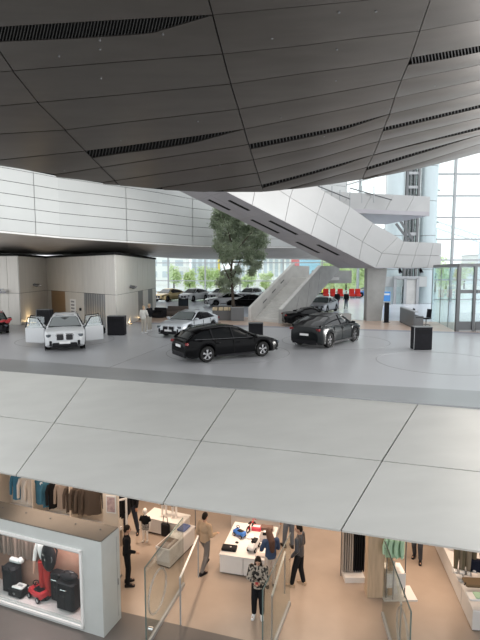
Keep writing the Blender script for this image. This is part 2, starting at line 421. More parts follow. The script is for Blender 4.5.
# thin joints and turntable rings inlaid in the grey floor
jn = MB()
def inlay(a, b, wd=0.025):
    a, b = P(*a, z=0.0), P(*b, z=0.0); n = Vector((-(b-a).y, (b-a).x, 0)).normalized()*wd/2
    jn.slab([a-n, b-n, b+n, a+n], (0, 0, 0.004))
inlay((172, 343), (108, 368)); inlay((108, 368), (70, 366), 0.01); inlay((60, 337), (110, 337))
def ringin(c, r, wd=0.03, n=64):
    for i in range(n):
        t0, t1 = 2*PI*i/n, 2*PI*(i+1)/n; f = lambda t, q: Vector((c.x+math.cos(t)*q, c.y+math.sin(t)*q, 0))
        jn.slab([f(t0, r), f(t1, r), f(t1, r+wd), f(t0, r+wd)], (0, 0, 0.004))
ringin(P(66, 340, z=0), 2.6); ringin(P(228, 352, z=0), 2.9); ringin(P(335, 341, z=0), 2.9); ringin(P(440, 362, z=0), 2.6); ringin(P(190, 333, z=0), 2.6)
o = struct('trim_4', jn, cm('inlay', (0.22, 0.22, 0.23), 0.4), label='thin ring shaped and straight joints inlaid in the grey floor', cat='floor joint')

# shop floor
sf = MB(); sf.box((0, 18, SHOP-0.15), (70, 36, 0.3)); struct('floor.003', sf, M['shopfloor'], label='warm tan polished shop floor', cat='floor')
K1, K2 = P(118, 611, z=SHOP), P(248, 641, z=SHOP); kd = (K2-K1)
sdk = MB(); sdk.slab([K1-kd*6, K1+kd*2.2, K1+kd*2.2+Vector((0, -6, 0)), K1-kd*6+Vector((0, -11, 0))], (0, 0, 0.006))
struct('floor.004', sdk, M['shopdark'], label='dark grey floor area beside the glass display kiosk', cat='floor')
B('wall_back', M['shopwhite'], (0, 30, -3.25), (70, 0.3, 3.4)); tag(bpy.data.objects['wall_back'], 'rear wall of the shop', 'wall', kind='structure')
# gallery the photographer stands on
tag(B('floor.005', M['concrete'], (0, -6.5, 2.1), (50, 14, 0.3)), 'gallery floor under the viewer', 'floor', kind='structure')

# ================================================ 3. PALE RING FASCIA AND PAVILION (upper left)
ringpts = [(-140, 22.5, 2.45), (-60, 25.5, 2.3), (0, 28, 2.2), (36, 29.4, 2.11), (60, 30.5, 2.05), (90, 31.7, 2.0), (127, 33.4, 1.95), (160, 35.6, 1.93), (193, 38.6, 1.93), (225, 41.6, 2.0), (262, 45, 2.15), (300, 48.5, 2.3), (345, 53, 2.45)]
def ringp(i, h):
    px, Y, rel = ringpts[i]; p = XY(px, Y, CAMZ+rel+h); q = XY(px, Y, CAMZ+rel); return Vector((q.x, q.y, CAMZ+rel+h))
n = len(ringpts); bk = MB()
for i in range(n-1):
    a, b, c, d = ringp(i, 0), ringp(i+1, 0), ringp(i+1, 9.5), ringp(i, 9.5); off = Vector((0.08, 0.25, 0))
    bk.slab([a+off, b+off, c+off, d+off], (0.1, 0.4, 0))
ring = struct('wall_left', bk, M['joint'], label='long pale panelled balcony band curving behind the tree', cat='wall')
seams = [3, 6, 8, 10, 12, 0, 1]     # indexes where upright joints stand
starts = [(0, 1), (1, 3), (3, 6), (6, 8), (8, 10), (10, 12)]
for (s0, s1) in starts:
    for r in range(-1, 12):
        h0, h1 = (0.0, 0.10) if r < 0 else (0.13+0.72*r, 0.13+0.72*(r+1)-0.03)
        mb = MB(); rings = []
        for i in range(s0, s1+1):
            a, b = ringp(i, h0), ringp(i, h1); t = Vector((0.02, 0, 0)) if i == s0 else (Vector((-0.02, 0, 0)) if i == s1 else Vector())
            o1 = Vector((0.04, 0.14, 0)); rings.append([a+t, b+t, b+t+o1, a+t+o1])
        mb.loft(rings); mb.build('wall_panel', M['whitepanel'] if r >= 0 else M['white'], ring)
# brown underside
def soff_back(i):
    px, Y, rel = ringpts[i]; Yb = Y*1.0+ (9.5 if px < 150 else (15 if px < 240 else 5)); p = XY(px, Yb, CAMZ+1.42); return Vector((p.x, Yb, CAMZ+1.42))
sb = MB()
for i in range(n-1):
    a, b = ringp(i, 0.02), ringp(i+1, 0.02); c, d = soff_back(i+1), soff_back(i); dv = Vector((0.05, 0.15, 0))
    sb.slab([a+dv, b+dv, c, d], (0, 0, 0.1))
    sb.slab([d, c, c+Vector((0, 18, 0.3)), d+Vector((0, 18, 0.3))], (0, 0, 0.1))
und = struct('ceiling.002', sb, M['undersoff'], label='brownish metal underside of the pale band above the pavilion', cat='ceiling')

# pavilion walls
ZT = 4.9
pav = [(-70, 36.5), (0, 34.3), (19, 34.0), (47, 39.5), (116, 31.4), (155.5, 44.5)]
pv = [XY(px, Y, 0) for px, Y in pav]
for q in pv: q.z = 0
# use column at mid height so the px value holds at eye level
pv = [Vector(((px-240)/F*(Y*math.cos(TH)+1.0*math.sin(TH)), Y, 0)) for px, Y in pav]
core = MB(); 
bkp = [pv[0]+Vector((-1, 0, 0)), *pv, pv[-1]+Vector((-1.5, 4, 0)), pv[0]+Vector((-1, 16, 0))]
inn = []
core.slab([p+Vector((0, 0.12, 0)) for p in bkp], (0, 0, ZT-0.05))
pavw = struct('wall_pavilion', core, M['joint'], label='pavilion of tall brushed metal wall panels behind the white car', cat='wall')
doors = {}     # openings per side: list of (t0, t1, ztop)
def side(i, divs, ztop=2.28, openings=()):
    a, b = pv[i], pv[i+1]; d = b-a; nrm_ = Vector((d.y, -d.x, 0)).normalized(); L_ = d.length
    for t0, t1 in zip(divs, divs[1:]):
        for (z0, z1) in ((0.02, ztop-0.012), (ztop+0.012, ZT)):
            if z0 < 1 and any(abs(t0-o_[0]) < 1e-3 for o_ in openings): continue
            g0 = 0.012/L_; pa, pb = a+d*(t0+g0), a+d*(t1-g0)
            mb = MB(); mb.slab([pa+Vector((0, 0, z0)), pb+Vector((0, 0, z0)), pb+Vector((0, 0, z1)), pa+Vector((0, 0, z1))], nrm_*0.03); mb.build('wall_panel', M['pav'], pavw)
def tpx(i, px):    # fraction along side i that shows in column px at eye height
    a, b = pv[i], pv[i+1]; k = (px-240)/F
    # x = k*(Y cos + sin)
    f = lambda t: (a.x+(b.x-a.x)*t) - k*((a.y+(b.y-a.y)*t)*math.cos(TH)+1.0*math.sin(TH))
    lo, hi = 0.0, 1.0
    for _ in range(40):
        m_ = (lo+hi)/2
        if f(lo)*f(m_) <= 0: hi = m_
        else: lo = m_
    return lo
side(0, [0, .35, .7, 1]); side(1, [0, tpx(1, 8), 1]); side(2, [0, 1])
d3 = [0, tpx(3, 51), tpx(3, 65), tpx(3, 67.5), tpx(3, 84), tpx(3, 105), 1]; side(3, d3, openings=[(d3[1],), (d3[4],)])
d4 = [0, tpx(4, 130), tpx(4, 137.5), tpx(4, 142.5), tpx(4, 147.5), tpx(4, 152), 1]; side(4, d4, openings=[(d4[2],), (d4[4],)])
def wallbox(i, t0, t1, z0, z1, dep, name, mt, out=0.0, kind='structure', parent=None):
    a, b = pv[i], pv[i+1]; d = b-a; nn = Vector((d.y, -d.x, 0)).normalized()
    mb = MB(); p0, p1 = a+d*t0+nn*out, a+d*t1+nn*out
    mb.slab([p0+Vector((0, 0, z0)), p1+Vector((0, 0, z0)), p1+Vector((0, 0, z1)), p0+Vector((0, 0, z1))], nn*dep)
    return mb.build(name, mt, parent)
tag(wallbox(3, d3[1], d3[2], 0.02, 2.27, 0.01, 'door_1', cm('bronze_door', (0.30, 0.20, 0.11), 0.4, metal=0.3)), 'bronze brown doorway in the pavilion wall behind the white car', 'door', kind='structure')
lift = wallbox(3, d3[4], d3[5], 0.02, 2.27, 0.012, 'door_2', cm('lift_door', (0.24, 0.25, 0.26), 0.3, metal=0.6)); tag(lift, 'grey metal lift doors beside the black plinth with the bag', 'door', kind='structure')
for q in range(9):
    t = lerp(d3[4], d3[5], (q+0.5)/9); wallbox(3, t-0.004, t+0.004, 0.04, 2.25, 0.02, 'door_rib', cm('lift_rib', (0.42, 0.43, 0.44), 0.3, metal=0.7), 0.013, parent=lift)
tag(wallbox(4, d4[2], d4[3], 0.02, 2.27, 0.012, 'door_3', cm('grey_door', (0.14, 0.14, 0.14), 0.4)), 'narrow dark doorway beside the two people chatting', 'door', kind='structure')
tag(wallbox(4, d4[4], d4[5], 0.02, 2.27, 0.012, 'door_4', M['grey_door']), 'narrow dark doorway at the far end of the pavilion', 'door', kind='structure')
nb = wallbox(3, tpx(3, 70), tpx(3, 75.5), 0.55, 1.75, 0.02, 'notice_board', M['plate'], 0.032); tag(nb, 'white notice board on the pavilion wall beside the lift', 'sign')
for q in range(4): wallbox(3, tpx(3, 71), tpx(3, 74.3), 0.75+q*0.25, 0.87+q*0.25, 0.006, 'notice_line', cm('print_grey', (0.25, 0.25, 0.27), 0.6), 0.053, parent=nb)
tag(wallbox(3, tpx(3, 79.2), tpx(3, 81), 0.95, 1.15, 0.03, 'wall_switch', M['black'], 0.032), 'small dark call button on the wall beside the lift', 'switch')
# black gap above the walls
gp = MB()
for i in range(len(pv)-1):
    a, b = pv[i], pv[i+1]; d = b-a; nn = Vector((d.y, -d.x, 0)).normalized()
    gp.slab([a+nn*0.1+Vector((0, 0, ZT)), b+nn*0.1+Vector((0, 0, ZT)), b+nn*0.1+Vector((0, 0, ZT+0.16)), a+nn*0.1+Vector((0, 0, ZT+0.16))], -nn*0.5)
struct('trim_5', gp, M['joint'], label='black shadow gap along the top of the pavilion walls', cat='trim')
# warm floor washers at the base of the pavilion
for (px, Y, pw) in [(31, 35.3, 13), (140, 38.2, 14), (126, 34.6, 10)]:
    p = XY(px, Y, 0.08); t = thing('floor_light', {31: 'warm strip light at the wall foot beside the red and black car', 140: 'warm strip light at the wall foot below the two narrow doorways', 126: 'warm strip light at the wall foot close to the pavilion corner'}[px], 'light', (p.x, p.y, 0))
    B('housing', M['dsteel'], (0, 0, 0.03), (0.9, 0.08, 0.06), t); B('diffuser', mat('warm_diffuser', (1, 0.75, 0.42), 0.5, emit=1.6), (0, 0, 0.065), (0.86, 0.06, 0.012), t)
    l = lamp('washer_lamp', (p.x, p.y, 0.14), (0.8, 0.08), pw, (1, 0.72, 0.38), (R(180), 0, 0)); l.parent = None
# spot clusters on the walls
def wallspots(i, px, z, label, cat='light'):
    a, b = pv[i], pv[i+1]; d = b-a; nn = Vector((d.y, -d.x, 0)).normalized(); p = a+d*tpx(i, px)+nn*0.031
    t = thing('wall_spotlight', label, cat, (p.x, p.y, z), math.atan2(d.y, d.x))
    B('bracket', M['chrome'], (0, -0.06, 0), (1.0, 0.05, 0.05), t); B('mount', M['msteel'], (0, -0.02, 0), (0.25, 0.05, 0.2), t)
    for s_ in (-0.42, -0.15, 0.14, 0.4):
        MB().cyl((s_, -0.08, -0.02), (s_+0.05, -0.34, -0.12), 0.085, 0.11, 12).build('spot_head', M['chrome'] if s_ > 0 else M['dsteel'], t, smooth=True)
wallspots(2, 34, 2.85, 'chrome cluster of small spotlights on the recessed pavilion panel'); wallspots(4, 130, 2.75, 'grey cluster of spotlights on the pavilion side wall')
wallspots(1, 2, 2.5, 'dark spotlight cluster on the pavilion above the red and black car')

# ================================================ 4. DIAGONAL BRIDGE, COLUMN, UPPER BALCONY
JB = Vector((10.1, 36.0, CAMZ+0.22))
DV = Vector((-0.865, -0.5, 0)); WV = Vector((-0.5, 0.865, 0))
def br(t, h=0.0, wd=0.0): # along the slanted run, t metres from the knee
    return JB + DV*t + Vector((0, 0, 0.36*t + h)) + WV*wd
hl = lambda t: 2.15 if t < 0.1 else (3.1 if t < 6 else 3.3)
Wd = 4.0
ts = [0, 3.1, 6.3, 9.5, 12.7, 16.0, 20.0]
# upper outline measured in the picture on the bridge's own front plane
pl_n = Vector((0.5, -0.865, 0))
body_ = MB(); rings = []
for t in (0, 20.0):
    h = 2.6; rings.append([br(t, 0.06, 0.1), br(t, 0.06, Wd), br(t, h, Wd), br(t, h, 0.1)])
body_.loft(rings)
EV = Vector((0.87, 0.49, 0)); W2 = Vector((-0.49, 0.87, 0))
def er(t, h=0.0, wd=0.0): return JB + EV*t + Vector((0, 0, h)) + W2*wd
body_.loft([[er(0, 0.06, 0.1), er(0, 0.06, Wd), er(0, 1.9, Wd), er(0, 1.9, 0.1)], [er(7.2, 0.06, 0.1), er(7.2, 0.06, Wd), er(7.2, 1.9, Wd), er(7.2, 1.9, 0.1)]])
bridge = struct('walkway_bridge', body_, cm('joint_grey', (.10, .10, .10), .8), label='pale panelled bridge descending diagonally to a grey column', cat='bridge')
low = [br(t) for t in ts]
mid = [on_plane(382, 252, JB, pl_n), None, None, None, None, None, None]
def topz(px): return interp([(280, 160), (322, 190), (345, 204), (358, 211), (383, 231), (400, 238)], px)
def midy(px): return interp([(220, 152), (280, 191), (343, 230), (380, 252)], px)
# build joints as slanted lines: lower point t, mid point t-0.9, upper point t-1.7
def pix_of(p):
    v = p-O; d = v.y*math.cos(TH)-v.z*math.sin(TH); u = v.y*math.sin(TH)+v.z*math.cos(TH); return 240+F*v.x/d, 320-F*u/d
lowt = [-0.2, 2.7, 5.4, 8.1, 10.8, 13.5, 16.5]
def on_br(px, f): return on_plane(px, f(px), JB, pl_n)
midp = [on_br(x, midy) for x in (382, 362.5, 341, 317.5, 290, 258, 220)]
topp = [on_br(x, topz) for x in (398, 373, 350, 325, 299, 268, 232)]
lowp = [br(0)]+[br(min((abs(pix_of(br(t/50))[0]-x), t/50) for t in range(0, 900))[1]) for x in (359, 336, 311, 285, 252, 214)]
nb_ = Vector((0.5, -0.865, 0))
for rw in ((lowp, midp), (midp, topp)):
    for i in range(6):
        q = [rw[0][i], rw[0][i+1], rw[1][i+1], rw[1][i]]; c = sum(q, Vector())/4
        q = [p+(c-p).normalized()*0.022 for p in q]
        MB().slab(q, -nb_*0.08).build('bridge_panel', M['bridge'], bridge)
# level part of the bridge
n2 = Vector((0.49, -0.87, 0))
l2 = [er(t) for t in (0, 1.9, 3.8, 5.7, 7.3)]
m2 = [midp[0]] + [er(t, 1.02) for t in (1.9+.5, 3.8+.4, 5.7+.3, 7.3)]
t2 = [topp[0]] + [er(t, 2.05) for t in (1.9+1.0, 3.8+.8, 5.7+.6, 7.3)]
for rw in ((l2, m2), (m2, t2)):
    for i in range(4):
        q = [rw[0][i], rw[0][i+1], rw[1][i+1], rw[1][i]]; c = sum(q, Vector())/4
        q = [p+(c-p).normalized()*0.022 for p in q]
        MB().slab(q, -n2*0.08).build('bridge_panel', M['bridge'], bridge)
# underside panels with recessed dark light slots
for i in range(6):
    t0, t1 = ts[i], ts[i+1]
    for (wa, wb) in ((0, 2.0), (2.0, 4.0)):
        q = [br(t0+.02, 0, wa+.02), br(t1-.02, 0, wa+.02), br(t1-.02, 0, wb-.02), br(t0+.02, 0, wb-.02)]
        MB().slab(q, (0, 0, 0.05)).build('underside_panel', M['under'], bridge)
MB().slab([er(0, 0, 0), er(7.3, 0, 0), er(7.3, 0, Wd), br(0, 0, Wd)], (0, 0, 0.05)).build('underside_panel', M['under'], bridge)
for (t0, t1, wc) in [(2.6, 4.6, 1.15), (3.2, 5.3, 2.7), (6.4, 8.7, 1.2), (6.9, 9.2, 2.7), (10.3, 11.8, 1.2), (10.8, 12.4, 2.9), (13.3, 14.8, 1.2)]:
    q = [br(t0, -0.012, wc-.17), br(t1, -0.012, wc-.17), br(t1, -0.012, wc+.17), br(t0, -0.012, wc+.17)]
    s_ = MB().slab(q, (0, 0, 0.012)).build('light_slot', M['joint'], bridge)
    tt = t0+0.1
    fm = MB()
    while tt < t1:
        fm.slab([br(tt, -0.02, wc-.16), br(tt+.03, -0.02, wc-.16), br(tt+.03, -0.02, wc+.16), br(tt, -0.02, wc+.16)], (0, 0, 0.01)); tt += 0.16
    o = fm.build('slot_slats', M['fin'], bridge); o['kind'] = 'stuff'
# column (leaning concrete blade)
cb = P(374.5, 321, z=0); 
cm_ = MB(); f4 = lambda c, w_, d_, z: [Vector((c.x+a*w_/2, c.y+b*d_/2, z)) for a, b in ((-1, -1), (1, -1), (1, 1), (-1, 1))]
cm_.loft([f4(Vector((cb.x-0.05, cb.y+.45, 0)), 1.15, 0.9, 0), f4(Vector((cb.x+0.1, cb.y+.45, 0)), 1.5, 0.9, JB.z-0.02)])
struct('column_1', cm_, M['concrete'], label='grey concrete column carrying the diagonal bridge', cat='column')
# black info pillar beside the column
t = thing('info_pillar', 'slim black pillar standing against the grey concrete column', 'pillar', (P(376.5, 319, z=0).x, 35.9, 0)); B('case', M['blackmat'], (0, 0, .75), (.32, .22, 1.5), t, r=.02); B('foot', M['black'], (0, 0, .02), (.42, .3, .04), t)
# spotlights below the bridge
for px, wdt in ((394, 1.5), (401.5, 3.2), (417, 5.6)):
    p = er(wdt, -0.002, 0.6); t = thing('bridge_spotlight', {394: 'black spotlight under the bridge closest to the concrete column', 401.5: 'black spotlight under the bridge, middle one of three', 417: 'black spotlight under the free end of the bridge'}[px], 'light', p)
    B('mount', M['black'], (0, 0, -0.04), (.12, .12, .08), t); MB().cyl((0, 0, -.08), (0.05, -.12, -.36), .10, .15, 12).build('spot_head', M['black'], t, smooth=True); MB().cyl((0.05, -.121, -.361), (0.052, -.124, -.366), .12, .12, 12).build('lens', M['lens'], t)

# upper balcony behind the bridge
b0, b1, b2 = P(346, 198, Y=41), P(429, 194, Y=44), P(430, 215, Y=44)
zb, zt = P(400, 214.5, Y=43).z, P(400, 195, Y=43).z
ub = MB(); pA, pB = Vector((P(322, 200, Y=41).x, 41, 0)), Vector((P(430, 200, Y=44).x, 44, 0))
up_ = [pA+Vector((0, 0, zb)), pB+Vector((0, 0, zb)), pB+Vector((-1.5, 8, zb)), pA+Vector((-1.5, 8, zb))]
ub.slab(up_, (0, 0, 0.35))
balc = struct('wall_balcony', ub, M['under'], label='upper gallery parapet of pale panels above the bridge', cat='balcony')
for i in range(5):
    a, b = pA.lerp(pB, i/5), pA.lerp(pB, (i+1)/5); sk = Vector((0.7, 0.02, 0)); g0 = (pB-pA).normalized()*0.02
    lo_a, lo_b = a-sk*0.6+g0, b-sk*0.6-g0; 
    if i == 0: lo_a = a
    up_a, up_b = a+sk*0.6+g0, b+sk*0.6-g0
    if i == 0: up_a = a
    if i == 4: lo_b = b; up_b = b
    MB().slab([lo_a+Vector((0, 0, zb-.02)), lo_b+Vector((0, 0, zb-.02)), up_b+Vector((0, 0, zt)), up_a+Vector((0, 0, zt))], (-0.01, 0.12, 0)).build('balcony_panel', M['bridge'], balc)
# railing on the gallery and bridge top
rl = thing('gallery_railing', 'thin dark handrail on posts above the bridge, below the ceiling edge', 'railing', (pA.x, 41.5, zt))
hr = [P(322, 190, Y=39), P(350, 197, Y=40.5), P(380, 189, Y=41.5)]
MB().tube([P(318, 186, Y=39), P(350, 199, Y=40.2)], 0.05).build('rail_tube', M['dsteel'], rl, world=True)
MB().tube([P(350, 188, Y=42), P(392, 200, Y=42)], 0.05).build('rail_tube', M['dsteel'], rl, world=True)
for px, y0, y1 in [(322, 186, 201), (332, 186, 204), (340, 190, 206), (350, 192, 208), (362, 186, 197), (374, 186, 197)]:
    MB().tube([P(px, y0, Y=40.6), P(px, y1+6, Y=40.6)], 0.04, 6).build('post', M['msteel'], rl, world=True)
# slanted stair strings seen between bridge and gallery

# ================================================ 5. LIFT TOWERS, FAR FACADE, ENTRANCE BOX
def tower(px, wpx, Y, label, z1=22):
    c = XY(px, Y, 4); r = wpx/F*Y/2; t = thing('lift_tower', label, 'tower', (c.x, Y, 0)); z = 0; k = 0
    while z < z1:
        h = min(4.0, z1-z); MB().cyl((0, 0, z+.03), (0, 0, z+h-.03), r, r, 28).build('tower_panel', M['tower'], t, smooth=True); z += h
    MB().cyl((0, 0, 0), (0, 0, z1), r-.05, r-.05, 20).build('core', M['dsteel'], t); return t
tower(393, 17, 58, 'pale blue round tower behind the concrete column side of the lift frame'); tower(426, 16, 58, 'pale blue round tower next to the tall windows')
lf = thing('lift_shaft', 'dark steel lift frame with glazed openings between two pale towers', 'lift', (XY(409, 57.5, 4).x, 57.5, 0))
x0, x1 = XY(404, 57.5, 4).x, XY(415.5, 57.5, 4).x
for x_ in (x0, x1): B('post', M['dsteel'], (x_, 57.5, 10), (.28, .4, 20), lf, world=True)
for z in (3.0, 5.6, 8.2, 10.8, 12.2, 13.6, 15.2, 16.6): B('cross_beam', M['msteel'], ((x0+x1)/2, 57.5, z), (x1-x0, .3, .3 if z > 12 else .35), lf, world=True)
for f in (.33, .62): B('mullion', M['dsteel'], (lerp(x0, x1, f), 57.5, 10), (.12, .2, 20), lf, world=True)
B('shaft', M['dsteel'], (x1-.55, 58.2, 11), (.9, .6, 18), lf, world=True)
B('glazing', M['glass'], ((x0+x1)/2, 57.7, 10), (x1-x0, .03, 20), lf, world=True)
for dx in (0, 5):
    MB().tube([P(397-dx*.2, 216+dx*1.5, Y=54.5), P(413-dx, 240, Y=54.5)], 0.17, 4).build('stringer', M['dsteel'], lf, world=True)
# doors between the towers at floor level
dr_ = thing('lift_doorway', 'pale lobby doorway with grey frame under the end of the bridge', 'doorway', (XY(404, 56, 0).x, 56, 0))
xa, xb = XY(394.5, 56, 1).x, XY(417, 56, 1).x
B('wall_panel', M['whitepanel'], ((xa+xb)/2, 56.6, 2.6), (xb-xa+2.6, .1, 1.2), dr_, world=True)
for x_ in (xa, lerp(xa, xb, .45), xb): B('jamb', M['msteel'], (x_, 56, 1.5), (.3, .3, 3.0), dr_, world=True)
B('lintel', M['msteel'], ((xa+xb)/2, 56, 3.1), (xb-xa+.3, .3, .3), dr_, world=True)
B('leaf', M['concrete_l'], (lerp(xa, xb, .72), 56.1, 1.4), ((xb-xa)*.5, .08, 2.8), dr_, world=True)
B('glass_leaf', M['glass'], (lerp(xa, xb, .22), 56.1, 1.4), ((xb-xa)*.4, .04, 2.8), dr_, world=True)

# far window wall
def facade(name, pa, Ya, pb, Yb, mull, hz, z1, label, thick=0.22):
    a, b = XY(pa, Ya, 4), XY(pb, Yb, 4); a.z = b.z = 0
    L_ = (b-a).length; ang = math.atan2(b.y-a.y, b.x-a.x)
    w_ = bpy.data.objects.new(name, None); C.objects.link(w_); tag(w_, label, 'window', kind='structure')
    c = (a+b)/2
    B('pane', M['glass'], (c.x, c.y, z1/2), (L_, .03, z1), w_, rz=ang)
    for px in mull:
        k = (px-240)/F; lo, hi = 0.0, 1.0
        f = lambda t: a.lerp(b, t).x - k*(a.lerp(b, t).y*math.cos(TH))
        t = 0.0; best = min((abs(f(i/400)), i/400) for i in range(401))[1]; p = a.lerp(b, best)
        B('mullion', M['msteel'], (p.x, p.y, z1/2), (thick, .4, z1), w_, rz=ang)
    for z in hz: B('transom', M['msteel'], (c.x, c.y, z), (L_, .25, thick*.75), w_, rz=ang)
    return w_
facade('window_1', 120, 88, 335, 84, (132, 168, 205, 240, 283, 322), (0.15, 2.1, 5.3, 9), 12, 'tall far windows behind the tree and parked cars')
facade('window_2', 335, 84, 436, 62, (358, 385, 410), (0.15, 5.5, 10, 14, 18), 24, 'far windows beyond the concrete column')
facade('window_3', 432, 60, 640, 60, (451, 492, 533, 575), (0.3, 2.75, 5.2, 7.75, 10.4, 13.0, 15.6, 18.2, 20.8), 24, 'bright tall glazing with thin grey bars', 0.24)

# glass entrance box with dark steel frame
ent = thing('glass_entrance', 'dark framed glass entrance box on the edge of the brown floor', 'entrance', (P(456, 331, z=0).x, 30.9, 0))
e0 = P(456.5, 331.5, z=0); e0.z = 0; eL = P(431, 319, z=0); eL.z = 0; eR = e0+Vector((9, 0.2, 0)); H_ = 4.12
def post(name, p, w_, d_, h, z0=0, mt='dsteel', rz=0): return B(name, M[mt], (p.x, p.y, z0+h/2), (w_, d_, h), ent, rz=rz, world=True)
post('post', e0, .2, .2, H_); post('post', P(472.5, 331.5, z=0), .16, .16, H_); post('post', e0+Vector((3.4, .05, 0)), .2, .2, H_); post('post', eL, .06, .06, H_, mt='msteel')
post('post', e0+Vector((5.6, .05, 0)), .2, .2, H_)
dv = eL-e0; angL = math.atan2(dv.y, dv.x)
MB().slab([e0+Vector((0, 0, H_)), eR+Vector((0, 0, H_)), eR+Vector((0, 6, H_)), eL+Vector((0, 0, H_))], (0, 0, .2)).build('top_beam', M['dsteel'], ent, world=True)
c = (e0+eL)/2; B('side_pane', M['glass_door'], (c.x, c.y, H_/2), (dv.length, .03, H_), ent, rz=angL, world=True)
for f in (.3, .62): p = e0.lerp(eL, f); B('side_mullion', M['msteel'], (p.x, p.y, H_/2), (.05, .05, H_), ent, rz=angL, world=True)
c = (e0+eR)/2
for i, (xa_, xb_) in enumerate(((0.1, 1.05), (1.2, 3.3), (3.5, 5.5), (5.7, 8.9))):
    B('door_pane', M['glass_door'], (e0.x+(xa_+xb_)/2, e0.y+.05, H_/2+.3), (xb_-xa_, .03, H_-.6), ent, world=True)
    B('kick_panel', M['dsteel'], (e0.x+(xa_+xb_)/2, e0.y+.05, .33), (xb_-xa_, .08, .62), ent, world=True)
    B('transom', M['dsteel'], (e0.x+(xa_+xb_)/2, e0.y+.05, 2.55), (xb_-xa_, .12, .22), ent, world=True)
    B('bottom_rail', M['msteel'], (e0.x+(xa_+xb_)/2, e0.y-.02, .05), (xb_-xa_, .1, .1), ent, world=True)

# ================================================ 6. CONCRETE STAIR
sA = P(254, 321, z=0); sB = P(281, 323, z=0); sA.z = sB.z = 0
sd_ = Vector((0.60, 0.80, 0)); NS = 20; run, rise = 0.29, 0.165
sw = (sB-sA)
stair = thing('staircase', 'pale concrete staircase with solid slanted parapets climbing behind the black plinth', 'staircase', (sA.x, sA.y, 0))
for i in range(NS):
    a = sA+sd_*(run*i); b = sB+sd_*(run*i)
    MB().slab([a+Vector((0, 0, max(0, rise*i-.35))), b+Vector((0, 0, max(0, rise*i-.35))), b+sd_*(run+.02)+Vector((0, 0, max(0, rise*i-.35))), a+sd_*(run+.02)+Vector((0, 0, max(0, rise*i-.35)))], (0, 0, rise*(i+1)-max(0, rise*i-.35))).build('step', M['concrete_l'], stair, world=True)
slope = rise/run; HP = 1.02
def para(p0, side_, mt, name, ext=0.0, t0=-0.35, t1=6.1, drop=0.45):
    q = [p0+sd_*t0+Vector((0, 0, max(0, slope*t0)-0.0)), p0+sd_*(0.6)+Vector((0, 0, 0.0)), p0+sd_*t1+Vector((0, 0, slope*t1-drop)),
         p0+sd_*t1+Vector((0, 0, slope*t1+HP)), p0+sd_*(t0)+Vector((0, 0, HP+0.0))]
    MB().slab(q, side_).build(name, mt, stair, world=True)
    MB().slab([p0+sd_*t0+Vector((0, 0, HP)), p0+sd_*t1+Vector((0, 0, slope*t1+HP)), p0+sd_*t1+side_+Vector((0, 0, slope*t1+HP)), p0+sd_*t0+side_+Vector((0, 0, HP))], (0, 0, .05)).build('coping', M['concrete_l'], stair, world=True)
para(sA, Vector((-0.24, 0.12, 0)), M['concrete_l'], 'parapet')
# the near parapet: a deep beam whose belly rises towards the landing
q0 = sB
prof = [(-0.35, 0.0), (0.9, 0.0), (3.0, 0.55), (5.2, 1.9), (7.2, 2.9), (9.2, 3.9), (9.2, 4.3), (5.7, slope*5.7+HP), (-0.35, HP)]
MB().slab([q0+sd_*a_+Vector((0, 0, b_)) for a_, b_ in prof], (0.24, -0.12, 0)).build('parapet', M['concrete'], stair, world=True)
MB().slab([q0+sd_*-0.35+Vector((0, 0, HP)), q0+sd_*5.7+Vector((0, 0, slope*5.7+HP)), q0+sd_*5.7+Vector((.26, -.13, slope*5.7+HP)), q0+sd_*-0.35+Vector((.26, -.13, HP))], (0, 0, .05)).build('coping', M['concrete_l'], stair, world=True)
for a_, top_ in ((1.6, 1.9), (3.3, 2.9), (5.0, 3.8)):
    jp = q0+sd_*a_+Vector((.245, -.1225, 0)); MB().slab([jp+Vector((0, 0, .35+.2*a_)), jp+sd_*.02+Vector((0, 0, .35+.2*a_)), jp+sd_*.52+Vector((0, 0, top_)), jp+sd_*.5+Vector((0, 0, top_))], (.006, -.003, 0)).build('joint', M['dsteel'], stair, world=True)
ld = MB(); a, b = sA+sd_*(run*NS), sB+sd_*(run*NS); ld.slab([a+Vector((0, 0, 3.05)), b+Vector((0, 0, 3.05)), b+sd_*4+Vector((0, 0, 3.05)), a+sd_*4+Vector((0, 0, 3.05))], (0, 0, .25)); ld.build('landing', M['concrete_l'], stair, world=True)
MB().slab([a+sd_*.1+Vector((-.24, .12, 2.85)), a+sd_*3+Vector((-.24, .12, 2.85)), a+sd_*3+Vector((-.24, .12, 4.3)), a+sd_*.1+Vector((-.24, .12, 4.3))], (.2, -.1, 0)).build('parapet', M['concrete_l'], stair, world=True)
B('ramp_wall', M['concrete'], (P(325, 280, Y=46).x+.6, 46, 3.3), (3.6, 1.2, 1.2), stair, world=True)
for a_ in (1.2, 2.5, 3.8):     # slim light slots in the inner face of the far parapet
    p = sA+sd_*a_+Vector((.012, -.02, slope*a_+.62)); MB().slab([p, p+sd_*.5+Vector((0, 0, slope*.5)), p+sd_*.5+Vector((0, 0, slope*.5+.09)), p+Vector((0, 0, .09))], (.02, -.012, 0)).build('light_slot', M['dsteel'], stair, world=True)

